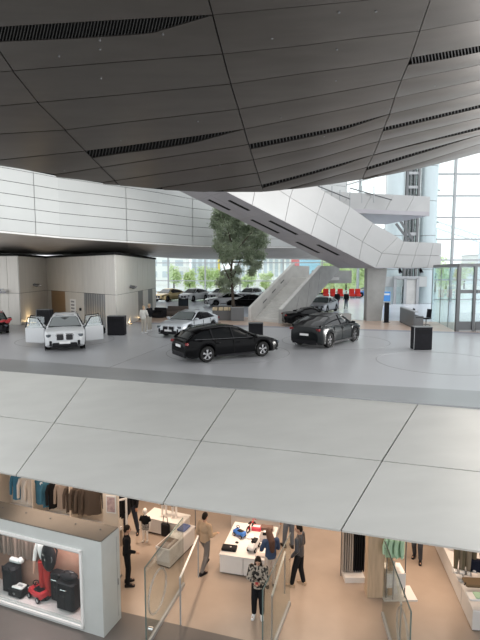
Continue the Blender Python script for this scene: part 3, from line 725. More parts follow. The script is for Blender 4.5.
# ================================================ 7. CARS
def plan(x, L):
    d = L/2-abs(x); return 1.0 - 0.20*max(0.0, 1-d/0.55)**2.0
KIND = {
 'estate': dict(L=4.70, W=1.80, axf=1.40, axr=-1.40, wr=.345, top=[(-2.35, .72), (-2.28, .93), (-2.1, 1.0), (0.6, .93), (1.0, .95), (1.6, .88), (2.0, .80), (2.27, .70), (2.35, .52)],
    roof=[(-2.2, 1.02), (-1.88, 1.26), (-1.6, 1.36), (-1.1, 1.42), (-0.5, 1.46), (0.0, 1.44), (.30, 1.37), (1.1, .95)], ra=.26, rb=-1.88, rails=True),
 'suv': dict(L=4.5, W=1.86, axf=1.38, axr=-1.30, wr=.36, top=[(-2.25, .80), (-2.2, 1.0), (-2.0, 1.08), (.7, 1.04), (1.0, 1.06), (1.6, 1.02), (2.0, .95), (2.2, .84), (2.25, .6)],
    roof=[(-2.12, 1.1), (-1.85, 1.50), (-1.3, 1.60), (-.3, 1.64), (.2, 1.6), (.5, 1.5), (1.05, 1.06)], ra=.42, rb=-1.85, rails=True),
 'suvcoupe': dict(L=4.75, W=1.92, axf=1.47, axr=-1.39, wr=.38, top=[(-2.37, .85), (-2.32, 1.06), (-2.1, 1.14), (.7, 1.05), (1.0, 1.06), (1.7, 1.0), (2.1, .92), (2.3, .82), (2.37, .6)],
    roof=[(-2.15, 1.14), (-1.7, 1.33), (-1.0, 1.52), (-.2, 1.62), (.2, 1.59), (.5, 1.49), (1.15, 1.06)], ra=.42, rb=-1.0, rails=False),
 'saloon': dict(L=4.7, W=1.83, axf=1.42, axr=-1.38, wr=.34, top=[(-2.35, .70), (-2.3, .96), (-1.9, 1.02), (-1.4, .97), (.6, .92), (.95, .94), (1.6, .88), (2.05, .80), (2.28, .70), (2.35, .5)],
    roof=[(-1.75, 1.0), (-1.1, 1.32), (-.4, 1.42), (0, 1.42), (.3, 1.34), (1.05, .94)], ra=.28, rb=-1.05, rails=False),
 'roadster': dict(L=4.3, W=1.84, axf=1.30, axr=-1.20, wr=.34, top=[(-2.15, .70), (-2.1, .90), (-1.6, .97), (-.2, .90), (.5, .90), (1.2, .86), (1.7, .78), (2.08, .66), (2.15, .5)],
    roof=[(-1.3, .96), (-.8, 1.20), (-.3, 1.27), (0, 1.22), (.55, .9)], ra=.02, rb=-.85, rails=False),
}
def wheel(parent, x, y, r, side_, rimmat, detail=True):
    t = 0.12; w_ = MB(); n = 28
    prof = [(r*.62, -t), (r*.93, -t), (r, -t*.6), (r, t*.6), (r*.93, t), (r*.62, t)]
    rings = [[Vector((x+a*math.cos(2*PI*i/n), y+b, r+a*math.sin(2*PI*i/n))) for a, b in prof] for i in range(n+1)]
    w_.loft(rings, closed=True, caps=False); wh = w_.build('wheel', M['rubber'], parent, smooth=True)
    rm = MB(); rm.cyl((x, y-t*.4*side_, r), (x, y+t*.35*side_, r), r*.64, r*.64, 24); o = rm.build('rim', M['black'], wh, smooth=False)
    sp = MB(); rm2 = MB()
    if detail:
        for k in range(5):
            for dd in (-.13, .13):
                a = 2*PI*k/5+.3+dd; u = Vector((math.cos(a), 0, math.sin(a))); v = Vector((-math.sin(a), 0, math.cos(a))); c0 = Vector((x, y+t*.55*side_, r))
                sp.slab([c0+u*r*.1-v*.018, c0+u*r*.63-v*.022, c0+u*r*.63+v*.022, c0+u*r*.1+v*.018], (0, .03*side_, 0))
        sp.cyl((x, y+t*.5*side_, r), (x, y+t*.9*side_, r), r*.14, r*.12, 12)
        sp.torus((x, y+t*.75*side_, r), r*.63, .014, (0, 1, 0), 24, 5)
        sp.build('spokes', rimmat, wh)
    else: sp.cyl((x, y+t*.4*side_, r), (x, y+t*.8*side_, r), r*.5, r*.4, 14); sp.build('spokes', rimmat, wh)
    return wh
def car(label, loc, heading, kind, paint, rimmat=None, group=None, detail=True, roofmat=None, doors_open=False, plate=True, front_dark=None, ws=None, scale=1.0):
    K = KIND[kind]; L, W = K['L'], K['W']; rimmat = rimmat or M['rim']; w = W/2
    t = thing('car', label, 'car', loc, heading, group); t.scale = (scale,)*3
    Ra = K['wr']+.045; N = 90 if detail else 60; rings = []
    def topx(x): return interp(K['top'], x)
    for i in range(N+1):
        x = -L/2+L*i/N; p = plan(x, L)*w; zt = topx(x); end = max(0, 1-(L/2-abs(x))/.3)
        zb = .20+.12*end
        for ax in (K['axf'], K['axr']):
            if abs(x-ax) < Ra: zb = max(zb, K['wr']+math.sqrt(Ra*Ra-(x-ax)**2))
        zb = min(zb, zt-.12); h = zt-zb
        half = [(0, zb), (p*.88, zb), (p*.98, zb+min(.05, h*.2)), (p, zb+h*.35), (p*.995, zb+h*.6), (p*.955, zt-h*.10), (p*.90, zt-.005), (p*.55, zt+.02), (0, zt+.03)]
        rings.append([Vector((x, y, z)) for y, z in half]+[Vector((x, -y, z)) for y, z in reversed(half[1:-1])])
    MB().loft(rings).build('body', paint, t, smooth=True)
    B('underbody', M['black'], (0, 0, .42), (L*.90, W*.70, .42), t)
    for ax in (K['axf'], K['axr']):
        for s in (1, -1): wheel(t, ax, s*(w-.135), K['wr'], s, rimmat, detail)
    # greenhouse
    rf = K['roof']; xs_ = [rf[0][0]+(rf[-1][0]-rf[0][0])*i/36 for i in range(37)]; gr = []
    def ytop(x, zr): return max(.35*w, plan(x, L)*w*.90-.46*max(0, zr-topx(x)))
    for x in xs_:
        zr = interp(rf, x); tb = topx(x)-.03; zr = max(zr, tb+.02); yt = ytop(x, zr); wb = plan(x, L)*w*.90
        half = [(wb, tb), (yt+.01, max(zr-.06, tb+.005)), (yt-.10, zr), (0, zr+.015)]
        gr.append([Vector((x, y, z)) for y, z in half]+[Vector((x, -y, z)) for y, z in reversed(half[:-1])])
    MB().loft(gr).build('side_windows', M['carglass'], t, smooth=True)
    # roof skin
    ra, rb = K['ra'], K['rb']; rr = []
    for i in range(21):
        x = rb+(ra-rb)*i/20; zr = interp(rf, x); yt = ytop(x, zr)
        half = [(0, zr+.035), (yt-.10, zr+.02), (yt+.022, zr-.055), (yt+.005, zr-.09), (yt-.11, zr-.02), (0, zr-.01)]
        up = half[:3]; dn = half[3:]
        rr.append([Vector((x, -y, z)) for y, z in reversed(up[1:])]+[Vector((x, y, z)) for y, z in up]+[Vector((x, y, z)) for y, z in dn]+[Vector((x, -y, z)) for y, z in reversed(dn[:-1])])
    MB().loft(rr).build('roof', roofmat or paint, t, smooth=True)
    if kind in ('suv', 'saloon'):
        q4 = [(x_, sy*(ytop(x_, interp(rf, x_))-.16), interp(rf, x_)+.034) for x_, sy in ((ra-.08, 1), (ra-.08, -1), (rb*.45, -1), (rb*.45, 1))]
        MB().slab(q4, (0, 0, .012)).build('sunroof', M['carglass'], t)
    # windscreen (lighter pane) laid on the slope
    xa_, xb_ = ra+.02, rf[-1][0]-.03; q = []
    for x in (xa_, xb_):
        zr = interp(rf, x)+.022; yt = ytop(x, zr)-.06; q.append((x, yt, zr))
    MB().slab([(q[0][0], q[0][1], q[0][2]), (q[0][0], -q[0][1], q[0][2]), (q[1][0], -q[1][1], q[1][2]), (q[1][0], q[1][1], q[1][2])], (0.004, 0, .008)).build('windscreen', ws or M['windscreen'], t)
    for s in (1, -1):
        def sp_(x, off=.012):
            zr = interp(rf, x); return Vector((x, s*(ytop(x, zr)+off), max(zr-.05, topx(x))))
        A = [Vector((rf[-1][0]+.02, s*plan(1, L)*w*.90, topx(rf[-1][0])-.0)), sp_((ra+rf[-1][0])/2), sp_(ra)]
        MB().tube(A, .035, 6).build('front_pillar', paint, t, smooth=True)
        xr = rf[0][0]; D = [Vector((xr-.02, s*plan(xr, L)*w*.88, topx(xr))), sp_((xr+rb)/2 if kind != 'suvcoupe' else -1.6), sp_(rb)]
        MB().tube(D, [.07, .05, .035], 6).build('rear_pillar', paint, t, smooth=True)
        for xm in ((-.15, -1.15) if kind in ('estate', 'suv') else (-.15,)):
            if kind == 'roadster': continue
            MB().tube([Vector((xm+.06, s*(w*.90+.006), topx(xm)-.02)), sp_(xm)], .03, 4).build('middle_pillar', M['black'], t)
        # sill, window line, handles, door gaps
        MB().tube([Vector((x, s*(plan(x, L)*w*.90+.02), topx(x)+.005)) for x in [rf[0][0]+.25+k*(rf[-1][0]-rf[0][0]-.3)/8 for k in range(9)]], .012, 4).build('window_line', M['black'] if paint is not M.get('car_black') else M['rimdark'], t)
        MB().box(((K['axf']+K['axr'])/2, s*(w*.985), .24), (K['axf']-K['axr']-.85, .05, .09)).build('sill', M['black'], t)
        if detail:
            gm = M['black'] if paint not in (M.get('car_black'), M.get('car_darkgrey')) else M['joint']
            for xg in (.98, -.12, -1.02):
                if kind == 'roadster' and xg < -.5: continue
                zt = topx(xg); MB().box((xg, s*w*.992, .30+(zt-.36)/2), (.014, .03, zt-.36)).build('door_gap', gm, t)
            for xg in (.08, -.92): MB().rbox((xg, s*(w*.985+.012), topx(xg)-.17), (.2, .035, .03), .01).build('door_handle', paint, t)
            for ax in (K['axf'], K['axr']):
                MB().torus((ax, s*(w*.985), K['wr']), Ra+.005, .022, (0, 1, 0), 20, 5, arc=(0, 2*PI)).build('arch_trim', M['black'], t) if kind in ('suv', 'suvcoupe') else None
        # mirrors
        m = MB(); m.rbox((rf[-1][0]-.22, s*(w+.10), topx(.7)+.08), (.14, .22, .13), .04); m.box((rf[-1][0]-.22, s*(w*.95), topx(.7)+.04), (.06, .16, .04)); m.build('mirror', paint, t)
        # lamps
        zf = topx(L/2-.12)
        rot = Matrix.Rotation(-s*.45, 3, 'Z')
        MB().rbox((L/2-.12, s*w*.68, zf-.10), (.16, .40, .13), .03, rot=rot).build('headlight', M['lens'], t)
        MB().rbox((L/2-.06, s*w*.66, .42), (.14, .20, .24), .03, rot=rot).build('front_vent', M['black'], t)
        rot = Matrix.Rotation(s*.4, 3, 'Z'); zr_ = topx(-L/2+.15)
        MB().rbox((-L/2+.10, s*w*.70, zr_-.13), (.14, .42, .12), .03, rot=rot).build('tail_light', M['red_lens'], t)
        if K['rails']: MB().tube([sp_(x, -.02)+Vector((0, 0, .09)) for x in (ra-.25, -.3, -1.0, rb+.3)], .016, 6).build('roof_rail', M['black'], t)
        MB().cyl((-L/2-.0, s*w*.55, .27), (-L/2+.12, s*w*.55, .27), .05, .05, 10).build('exhaust', M['chrome'], t)
    fd = front_dark or M['black']
    for s in (1, -1):
        zf = topx(L/2-.06); MB().rbox((L/2-.005, s*.21, zf-.14), (.08, .35, .28), .06).build('grille', M['black'], t)
        g = MB()
        for k in range(6): g.box((L/2+.038, s*.21-.12+k*.048, zf-.14), (.01, .012, .2))
        g.build('grille_bars', M['rimdark'], t)
        MB().rbox((L/2-.02, s*.21, zf-.14), (.08, .39, .32), .06).build('grille_surround', M['chrome'] if paint is not M.get('car_black') else M['rimdark'], t)
    MB().rbox((L/2-.02, 0, .34), (.1, W*.62, .20), .04).build('intake', fd, t)
    MB().rbox((L/2-.02, 0, .24), (.12, W*.74, .05), .02).build('front_lip', M['black'], t)
    MB().rbox((-L/2+.04, 0, .34), (.12, W*.74, .22), .04).build('rear_diffuser', M['black'], t)
    if plate:
        B('number_plate', M['plate'], (L/2+.035, 0, .44), (.015, .5, .11), t); B('number_plate', M['plate'], (-L/2-.012, 0, .70 if kind != 'roadster' else .5), (.015, .5, .11), t)
    if doors_open:
        for s in (1, -1):
            B('door_opening', M['black'], (-.02, s*(w-.035), .68), (1.95, .09, .72), t)
            for (xh, Ld, ang) in ((.95, 1.05, 62), (-.10, .95, 66)):
                d = bpy.data.objects.new('door', None); C.objects.link(d); d.parent = t; d.location = (xh, s*(w+.0), 0); d.rotation_euler = (0, 0, s*-R(ang)) if s > 0 else (0, 0, R(ang))
                yy = s*.03
                MB().rbox((-Ld/2, yy, .66), (Ld, .10, .74), .03).build('door_skin', paint, d)
                B('door_card', M['blackmat'], (-Ld/2, yy-s*.06, .66), (Ld*.9, .03, .62), d)
                MB().tube([(-.02, yy, 1.03), (-.42 if xh > 0 else -.12, yy-s*.12, 1.50), (-Ld+.06, yy-s*.14, 1.54), (-Ld+.02, yy, 1.03)], .028, 6).build('window_frame', M['black'], d)
                MB().slab([(-.05, yy, 1.03), (-.42 if xh > 0 else -.14, yy-s*.11, 1.48), (-Ld+.07, yy-s*.13, 1.51), (-Ld+.04, yy, 1.03)], (0, .008, 0)).build('window_glass', M['glass_sc'], d)
    return t
def paintm(name, col, metal=.3, rough=.28, coat=0.5, spec=.5): M[name] = mat(name, col, rough, metal, coat=coat, spec=spec); return M[name]
paintm('car_black', (0.003, 0.003, 0.0035), 0.0, .15, 0, .10); paintm('car_darkgrey', (0.010, 0.012, 0.013), .15, .2, 0, .2); paintm('car_silver', (0.50, 0.53, 0.56), .5, .35); paintm('car_white', (0.55, 0.565, 0.58), 0, .35)
paintm('car_red', (0.35, 0.01, 0.015), .2); paintm('car_gold', (0.55, 0.42, 0.20), .5); paintm('car_grey', (0.30, 0.31, 0.33), .4); paintm('car_yellow', (0.85, 0.78, 0.12), .1); paintm('car_blue', (0.08, 0.2, 0.5), .2)
def between(r, f): return (r+f)/2
def by_wheels(rw, fw, kind, side_=-1):
    """place a car from the ground points of the two near wheels"""
    K = KIND[kind]; r, f = P(*rw, z=0), P(*fw, z=0); h = math.atan2(f.y-r.y, f.x-r.x); c = (r+f)/2
    n = Vector((-math.sin(h), math.cos(h), 0))*(-side_)
    c = c + n*(K['W']/2-.05) - Vector((math.cos(h), math.sin(h), 0))*((K['axf']+K['axr'])/2); return (c.x, c.y, 0), h
loc, h = by_wheels((207.5, 362.5), (262.5, 356.5), 'estate'); car('glossy black estate car seen from its rear corner, beside the black plinth', loc, h, 'estate', M['car_black'])
loc, h = by_wheels((328.5, 348), (355.5, 341), 'suvcoupe'); car('dark grey coupe style suv with sloping roof and white rear plate', loc, h, 'suvcoupe', M['car_darkgrey'], M['rimdark'])
p = XY(190, 29.6); car('silver saloon car facing the viewer behind the black estate', (p.x, 29.6, 0), R(-116), 'saloon', M['car_silver'], M['rimdark'])
p = XY(66, 24.9, 0); car('white suv facing the viewer with all its doors open', (p.x, 24.9, 0), R(-71), 'suv', M['car_white'], M['rimdark'], doors_open=True)
t = P(-2, 333, z=0); car('black and red compact car only partly in view beside the pavilion', (t.x-.66, t.y+.95, 0), R(-62), 'estate', M['car_black'], M['rimdark'], scale=.86, roofmat=M['car_red'])
t = XY(4, 27.6, 0)
rb_ = thing('red_drape', 'crumpled red cloth lying over the bonnet of the black compact car', 'cloth', (P(-4, 324, Y=28.0).x, 28.6, 0))
mb = MB()
for i in range(16):
    mb.sph((random.uniform(-.55, .55), random.uniform(-.3, .3), .86+random.uniform(-.06, .1)), (random.uniform(.12, .22), random.uniform(.12, .2), random.uniform(.05, .10)), 8, 6, Matrix.Rotation(random.uniform(-.5, .5), 3, 'X'))
mb.build('cloth', M['car_red'], rb_, smooth=True)
p = XY(313, 34.2); car('low black roadster parked between the stair and the dark grey suv', (p.x, 34.1, 0), R(4), 'roadster', M['car_black'], M['rimdark'], plate=False)
p = XY(323, 45.5); car('grey car facing the viewer behind the low black roadster', (p.x, 45.5, 0), R(-118), 'saloon', M['car_grey'], M['rimdark'], detail=False)
far = [(169, 62, -118, 'suvcoupe', 'car_gold', 'gold painted suv parked by the far windows'),
       (194, 62.5, -118, 'suvcoupe', 'car_white', 'white suv with black front parked by the far windows next to the gold one'),
       (222, 63.5, -116, 'suvcoupe', 'car_white', 'white suv by the far windows standing behind the tree trunk'),
       (226, 54, -160, 'saloon', 'car_white', 'white saloon with dark side windows parked behind the planter of the tree'),
       (250, 64, -118, 'suv', 'car_grey', 'grey suv by the far windows behind the black hatchback'),
       (250, 50, 160, 'saloon', 'car_black', 'black saloon standing between the tree and the concrete stair'),
       (318, 78, -95, 'suv', 'car_yellow', 'yellow car far beyond the stair near the red chairs'),
       (366, 72, -160, 'saloon', 'car_blue', 'blue car far beyond the stair partly hidden by the concrete column')]
for px, Y, hd, kd_, pm, lb in far:
    p = XY(px, Y); car(lb, (p.x, Y, 0), R(hd), kd_, M[pm], M['rimdark'], detail=False, front_dark=M['black'])

# ================================================ 8. FURNITURE ON THE CAR FLOOR
def plinth(label, pxl, pxr, ytop, ybot, depth=.55, rz=0.0):
    a, b = P(pxl, ybot, z=0), P(pxr, ybot, z=0); h = P((pxl+pxr)/2, ytop, Y=a.y).z; w_ = (b-a).length
    t = thing('display_plinth', label, 'plinth', ((a.x+b.x)/2, a.y+depth/2, 0), rz)
    B('body', M['blackmat'], (0, 0, h/2), (w_, depth, h-.04), t, r=.015); B('top', M['dsteel'], (0, 0, h-.015), (w_+.02, depth+.02, .03), t); B('edge_strip', M['msteel'], (-w_/2-.004, -depth/2+.02, h/2), (.02, .05, h-.06), t)
    B('control_panel', M['black'], (0, -depth/2-.006, h*.80), (w_*.8, .012, h*.2), t); B('foot', M['black'], (0, 0, .012), (w_*.92, depth*.9, .024), t)
    return t, a, h
plinth('black display plinth beside the reception desk and its chair', 414, 432, 327, 350); plinth('black display plinth in front of the concrete stair', 248.5, 263, 323, 336.5); plinth('black display plinth behind the open doors of the white suv', 37, 51, 309.5, 329); pp, pa_, ph_ = plinth('black display plinth beside the lift doors and the bag', 107.5, 124.5, 316, 335.5)
b = P(101, 335, z=0); t = thing('fabric_bag', 'slumped black fabric bag lying beside the plinth near the lift', 'bag', (b.x-.15, b.y+.3, 0)); mb = MB()
mb.sph((0, 0, .16), (.36, .26, .17), 12, 8); mb.sph((.18, .05, .30), (.16, .16, .16), 10, 6); mb.sph((-.25, -.05, .12), (.2, .2, .12), 10, 6); mb.build('sack', M['blackmat'], t, smooth=True); MB().tube([(-.1, 0, .3), (0, 0, .5), (.15, 0, .62), (.25, 0, .44)], .02).build('strap', M['black'], t)
# reception desk
a, b = P(400, 322, z=0), P(414, 328.5, z=0); a.z = b.z = 0; d = b-a; ang = math.atan2(d.y, d.x)
t = thing('reception_desk', 'grey reception desk standing on the brown floor beside the black chair', 'desk', ((a+b)/2), ang); L_ = d.length
B('front_panel', M['dsteel'], (0, 0, .56), (L_, .06, 1.08), t); B('counter_top', M['msteel'], (0, .10, 1.12), (L_+.06, .28, .05), t); B('worktop', M['blackmat'], (0, .35, .74), (L_, .5, .04), t)
for s in (-1, 1): B('side_panel', M['dsteel'], (s*(L_/2-.03), .32, .42), (.05, .54, .84), t)
B('drawer_unit', M['blackmat'], (L_/2-.3, .36, .36), (.45, .42, .70), t); B('plinth_strip', M['black'], (0, .0, .02), (L_, .08, .04), t)
p = t.location+Vector((math.cos(ang)*.2-math.sin(ang)*.42, math.sin(ang)*.2+math.cos(ang)*.42, .761))
mn = thing('desk_monitor', 'small dark monitor on the reception desk', 'monitor', p, ang+PI); B('screen', M['black'], (0, 0, .30), (.5, .04, .32), mn, r=.01); B('stand', M['dsteel'], (0, .03, .08), (.05, .04, .16), mn); B('foot', M['dsteel'], (0, .03, .006), (.2, .16, .012), mn)
def chair(label, loc, rz, mt, group=None):
    t = thing('office_chair', label, 'chair', loc, rz, group)
    MB().rbox((0, 0, .50), (.50, .48, .09), .04).build('seat', mt, t); MB().rbox((0, .24, .86), (.46, .07, .62), .05, rot=Matrix.Rotation(-.12, 3, 'X')).build('backrest', mt, t)
    MB().cyl((0, 0, .10), (0, 0, .46), .03, .03, 8).build('pole', M['dsteel'], t)
    for k in range(4):
        a_ = PI/4+k*PI/2; MB().tube([(0, 0, .10), (math.cos(a_)*.3, math.sin(a_)*.3, .03)], .022, 6).build('leg', M['dsteel'], t)
    return t
p = P(427.5, 326, z=0); chair('black swivel chair behind the reception desk', (p.x, p.y+.3, 0), R(-70), M['blackmat'])
# planter with the tree
pA_, pB_ = P(212.5, 320.5, z=0), P(232, 320.5, z=0); hP = P(222, 307, Y=pA_.y).z
t = thing('tree_planter', 'long dark planter box with pale wooden crates set in it, under the tree', 'planter', ((pA_.x+pB_.x)/2, pA_.y+.9, 0)); L_ = (pB_-pA_).length
B('box', cm('planter_grey', (.11, .11, .11), .6), (0, 0, .38), (L_, 1.8, .76), t, r=.02); B('back_panel', M['planter_grey'], (0, .6, hP/2), (L_, .5, hP), t)
for i, (x_, w_) in enumerate(((-.62, .42), (-.14, .38), (.30, .40), (.60, .14))): B('crate', M['planterwood'], (x_*L_/1.6, -.35, .88), (w_*.9, .5, .24), t, r=.01)
q = P(237.5, 321, z=0); t = thing('tree_tub', 'dark square tub beside the crate planter holding the trunk of the tree', 'planter', (q.x, q.y+.5, 0)); B('tub', cm('tub_grey', (.15, .155, .16), .6), (0, 0, hP/2), (1.0, 1.0, hP), t, r=.02); B('soil', M['bark'], (0, 0, hP+.005), (.9, .9, .02), t); B('rim', M['msteel'], (0, -.49, hP), (1.02, .03, .04), t)
for px, lab, mt in ((158, 'dark box shaped lounge seat beside the pavilion end', 'blackmat'), (176, 'brown grey lounge sofa behind the silver car', 'sofa_brown')):
    cm('sofa_brown', (.16, .135, .12), .8); p = P(px, 318 if px < 170 else 316, z=0); w_ = 1.05 if px < 170 else 1.9
    t = thing('lounge_seat', lab, 'seat', (p.x, p.y+.5, 0), R(-12)); MB().rbox((0, 0, .24), (w_, .9, .36), .05).build('base', M[mt], t); MB().rbox((0, .36, .52), (w_, .22, .56), .06).build('backrest', M[mt], t)
    for s in (-1, 1): MB().rbox((s*(w_/2-.08), 0, .36), (.16, .88, .5), .05).build('armrest', M[mt], t)
    B('foot', M['black'], (0, 0, .03), (w_*.9, .8, .06), t)
p = P(183.5, 310, z=0); t = thing('display_screen', 'black upright display screen behind the silver car', 'screen', (p.x, p.y, 0)); hh = 1.12
MB().rbox((0, 0, hh/2), (.98, .18, hh), .02).build('case', M['black'], t); B('screen', cm('screen_dark', (.05, .06, .07), .1), (0, -.095, hh*.56), (.82, .01, hh*.7), t); B('side_strip', M['msteel'], (.5, 0, hh/2), (.03, .2, hh), t)
p = P(345, 322.5, z=0); t = thing('concrete_bench', 'grey concrete block seat between the dark grey suv and the column', 'bench', (p.x-.3, p.y+.4, 0)); MB().rbox((0, 0, .33), (1.6, .6, .66), .02).build('block', M['concrete'], t)
cm('red_fabric', (.60, .04, .03), .7)
for i, px in enumerate((326, 333, 340.5, 352, 358)):
    Y = 68; p = XY(px, Y); t = thing('red_chair', ['red high backed chair nearest the stair in the row beyond it', 'red high backed chair next to the one nearest the stair', 'red high backed chair in the middle of the row, behind the suited men', 'red high backed chair past the suited men', 'red high backed chair nearest the concrete column'][i], 'chair', (p.x, Y, 0), 0, 'red chairs beyond the stair')
    MB().rbox((0, 0, .45), (.75, .7, .35), .08).build('seat', M['red_fabric'], t); MB().rbox((0, .3, .85), (.75, .2, 1.0), .08).build('backrest', M['red_fabric'], t); B('base', M['dsteel'], (0, 0, .14), (.6, .6, .28), t)
p = XY(386.5, 55); t = thing('blue_banner', 'small blue standing banner beyond the concrete column', 'banner', (p.x, 55, 0)); B('panel', cm('banner_blue', (.08, .30, .72), .5), (0, 0, .95), (.8, .06, 1.1), t); B('foot', M['msteel'], (0, 0, .15), (.9, .4, .3), t); B('stripe', M['plate'], (0, -.035, 1.2), (.6, .01, .2), t)
# two thin posts near the facade
# ================================================ 9. TREE
base = Vector((XY(233, 38.6).x, 38.6, hP)); tr = thing('indoor_tree', 'tall airy green tree with a bare trunk growing from the square tub', 'tree', (base.x, base.y, hP+.012))
def T(px, py, dy=0): return P(px, py, Y=38.6+dy)
trunk = [base+Vector((0, 0, -.0)), T(233, 300), T(232, 285), T(231, 270, .1), T(233, 255), T(236, 235), T(237, 215)]
trunk[0].z = hP+.015
MB().tube(trunk, [.14, .12, .11, .09, .07, .05, .03], 8).build('trunk', M['bark'], tr, smooth=True, world=True)
for pts in ([(232, 285, 0), (226, 272, -.4), (222, 262, -.8)], [(232, 280, 0), (238, 265, .3), (242, 255, .6)], [(232, 268, 0), (222, 250, .5), (217, 230, .8)], [(233, 255, 0), (245, 240, -.5), (256, 228, -.8)], [(234, 250, 0), (228, 232, -.6), (222, 215, -.9)], [(232, 262, 0), (246, 262, .2), (257, 268, .4)], [(235, 240, 0), (247, 250, .4), (262, 245, .6)]):
    MB().tube([T(*p_) for p_ in pts], [.07, .045, .02], 6).build('branch', M['bark'], tr, world=True)
blobs = [(222, 212, 9, 8), (233, 215, 11, 9), (245, 222, 12, 9), (256, 232, 9, 9), (262, 240, 6, 8), (224, 228, 11, 10), (240, 236, 13, 11), (252, 247, 11, 9), (221, 244, 8, 10), (232, 250, 12, 8), (226, 258, 8, 5), (246, 259, 10, 5), (255, 264, 7, 5), (252, 271, 4, 5), (228, 273, 7, 5), (222, 282, 6, 6), (232, 281, 8, 7), (226, 289, 5, 3), (238, 270, 4, 4), (217, 222, 6, 8), (260, 256, 5, 5)]
lv = []; lf_ = []
rnd = random.Random(3)
for (bx, by, rx, ry) in blobs:
    c = T(bx, by, rnd.uniform(-.5, .5)); s_ = 38.6/480; nclump = int(rx*ry*.85)+3
    for _ in range(nclump):
        th, ph, q = rnd.uniform(0, 2*PI), math.acos(rnd.uniform(-1, 1)), rnd.uniform(.25, 1)**.5
        cc = c+Vector((math.sin(ph)*math.cos(th)*rx*s_*q, math.sin(ph)*math.sin(th)*rx*s_*q*.9, math.cos(ph)*ry*s_*q))
        for k in range(24):
            p_ = cc+Vector((rnd.gauss(0, .12), rnd.gauss(0, .12), rnd.gauss(0, .09)))
            d = Vector((rnd.gauss(0, 1), rnd.gauss(0, 1), rnd.gauss(-.4, .8))).normalized(); u = d.orthogonal().normalized(); u = Matrix.Rotation(rnd.uniform(0, 2*PI), 3, d) @ u
            l_, ww = rnd.uniform(.13, .21), .038; n_ = len(lv)
            lv += [p_, p_+d*l_*.5+u*ww, p_+d*l_, p_+d*l_*.5-u*ww]; lf_.append((n_, n_+1, n_+2, n_+3))
fb = MB(); fb.v = lv; fb.f = lf_; inv = wm(tr).inverted(); me = bpy.data.meshes.new('foliage'); me.from_pydata([tuple(inv @ v) for v in lv], [], lf_); me.materials.append(M['leaf']); fo = bpy.data.objects.new('foliage', me); C.objects.link(fo); fo.parent = tr; fo['kind'] = 'stuff'

# ================================================ 10. OUTSIDE
tag(B('ground_outside', cm('paving_out', (.62, .62, .60), .8), (0, 190, -.25), (500, 190, .2)), 'pale paving outside the far windows', 'ground', kind='structure')
def outtree(px, Y, h, wd, i, lab):
    p = XY(px, Y, 0); t = thing('garden_tree', lab, 'tree', (p.x, Y, -.15), 0, 'green trees beyond the far windows')
    MB().cyl((0, 0, 0), (0, 0, h*.5), .2, .1, 6).build('trunk', M['bark'], t); r_ = random.Random(i); v = []; f = []
    lobes = [Vector((r_.uniform(-.7, .7)*wd, r_.uniform(-.6, .6)*wd, h*r_.uniform(.3, .95))) for _ in range(9)]
    for k in range(1100):
        lb_ = lobes[k % 9]; c = lb_+Vector((r_.gauss(0, wd*.22), r_.gauss(0, wd*.22), r_.gauss(0, h*.11))); n_ = len(v)
        d = Vector((r_.gauss(0, 1), r_.gauss(0, 1), r_.gauss(0, 1))).normalized(); u = d.orthogonal().normalized()*.16; d = d*.24
        v += [c-d, c+u, c+d, c-u]; f.append((n_, n_+1, n_+2, n_+3))
    me = bpy.data.meshes.new('crown'); me.from_pydata([tuple(x) for x in v], [], f); me.materials.append(M['outleaf']); o = bpy.data.objects.new('crown', me); C.objects.link(o); o.parent = t; o['kind'] = 'stuff'
for i, (px, Y, h, wd) in enumerate([(174, 98, 4.6, 1.5), (190, 101, 3.8, 1.4), (206, 97, 5.0, 1.5), (219, 100, 4, 1.3), (248, 98, 3.6, 1.6), (266, 104, 3.2, 1.3), (290, 98, 3.0, 1.8), (334, 93, 6, 1.6), (346, 97, 6, 1.9), (358, 93, 6, 1.6), (368, 98, 5, 1.5), (446, 106, 5, 1.6), (464, 106, 5.5, 1.8), (435, 90, 7, 2.5)]):
    outtree(px, Y, h, wd, i, ['sunlit tree outside above the gold suv', 'sunlit tree outside above the white suv with the black front', 'tall sunlit tree outside just before the indoor tree trunk', 'sunlit tree outside showing between the indoor tree branches', 'small sunlit tree outside just past the indoor tree trunk', 'small sunlit tree outside below the drooping branch', 'low wide sunlit tree outside against the stair parapet', 'sunlit tree outside closest to the stair behind the red chairs', 'broad sunlit tree outside above the suited men', 'sunlit tree outside above the red chairs near the column', 'small sunlit tree outside directly beside the concrete column', 'sunlit tree outside behind the side pane of the glass entrance', 'sunlit tree outside behind the thick door post of the entrance', 'tall narrow sunlit tree outside by the round tower'][i])
hz_ = B('hedge', M['outleaf'], (P(345, 285, Y=104).x, 104, 3.2), (14, 2.0, 7)); tag(hz_, 'bright green hedge bank outside beyond the column', 'hedge')
def block(px, Y, wd, dp, h, lab, nx, nz, mt, win='win_grey'):
    cm('win_grey', (.50, .56, .60), .3); p = XY(px, Y, 0); t = thing('office_block', lab, 'building', (p.x, Y, -.15)); B('wall', mt, (0, dp/2, h/2), (wd, dp, h), t)
    for i in range(nx):
        for j in range(nz): B('window', M[win], (-wd/2+wd*(i+.5)/nx, -.03, 2.2+(h-2)*(j+.3)/nz), (wd/nx*.6, .06, (h-2)/nz*.55), t)
    B('roof', M['msteel'], (0, dp/2, h+.1), (wd+.4, dp+.4, .2), t)
cm('facade_white', (.80, .80, .78), .8); cm('facade_blue', (.70, .76, .80), .8)
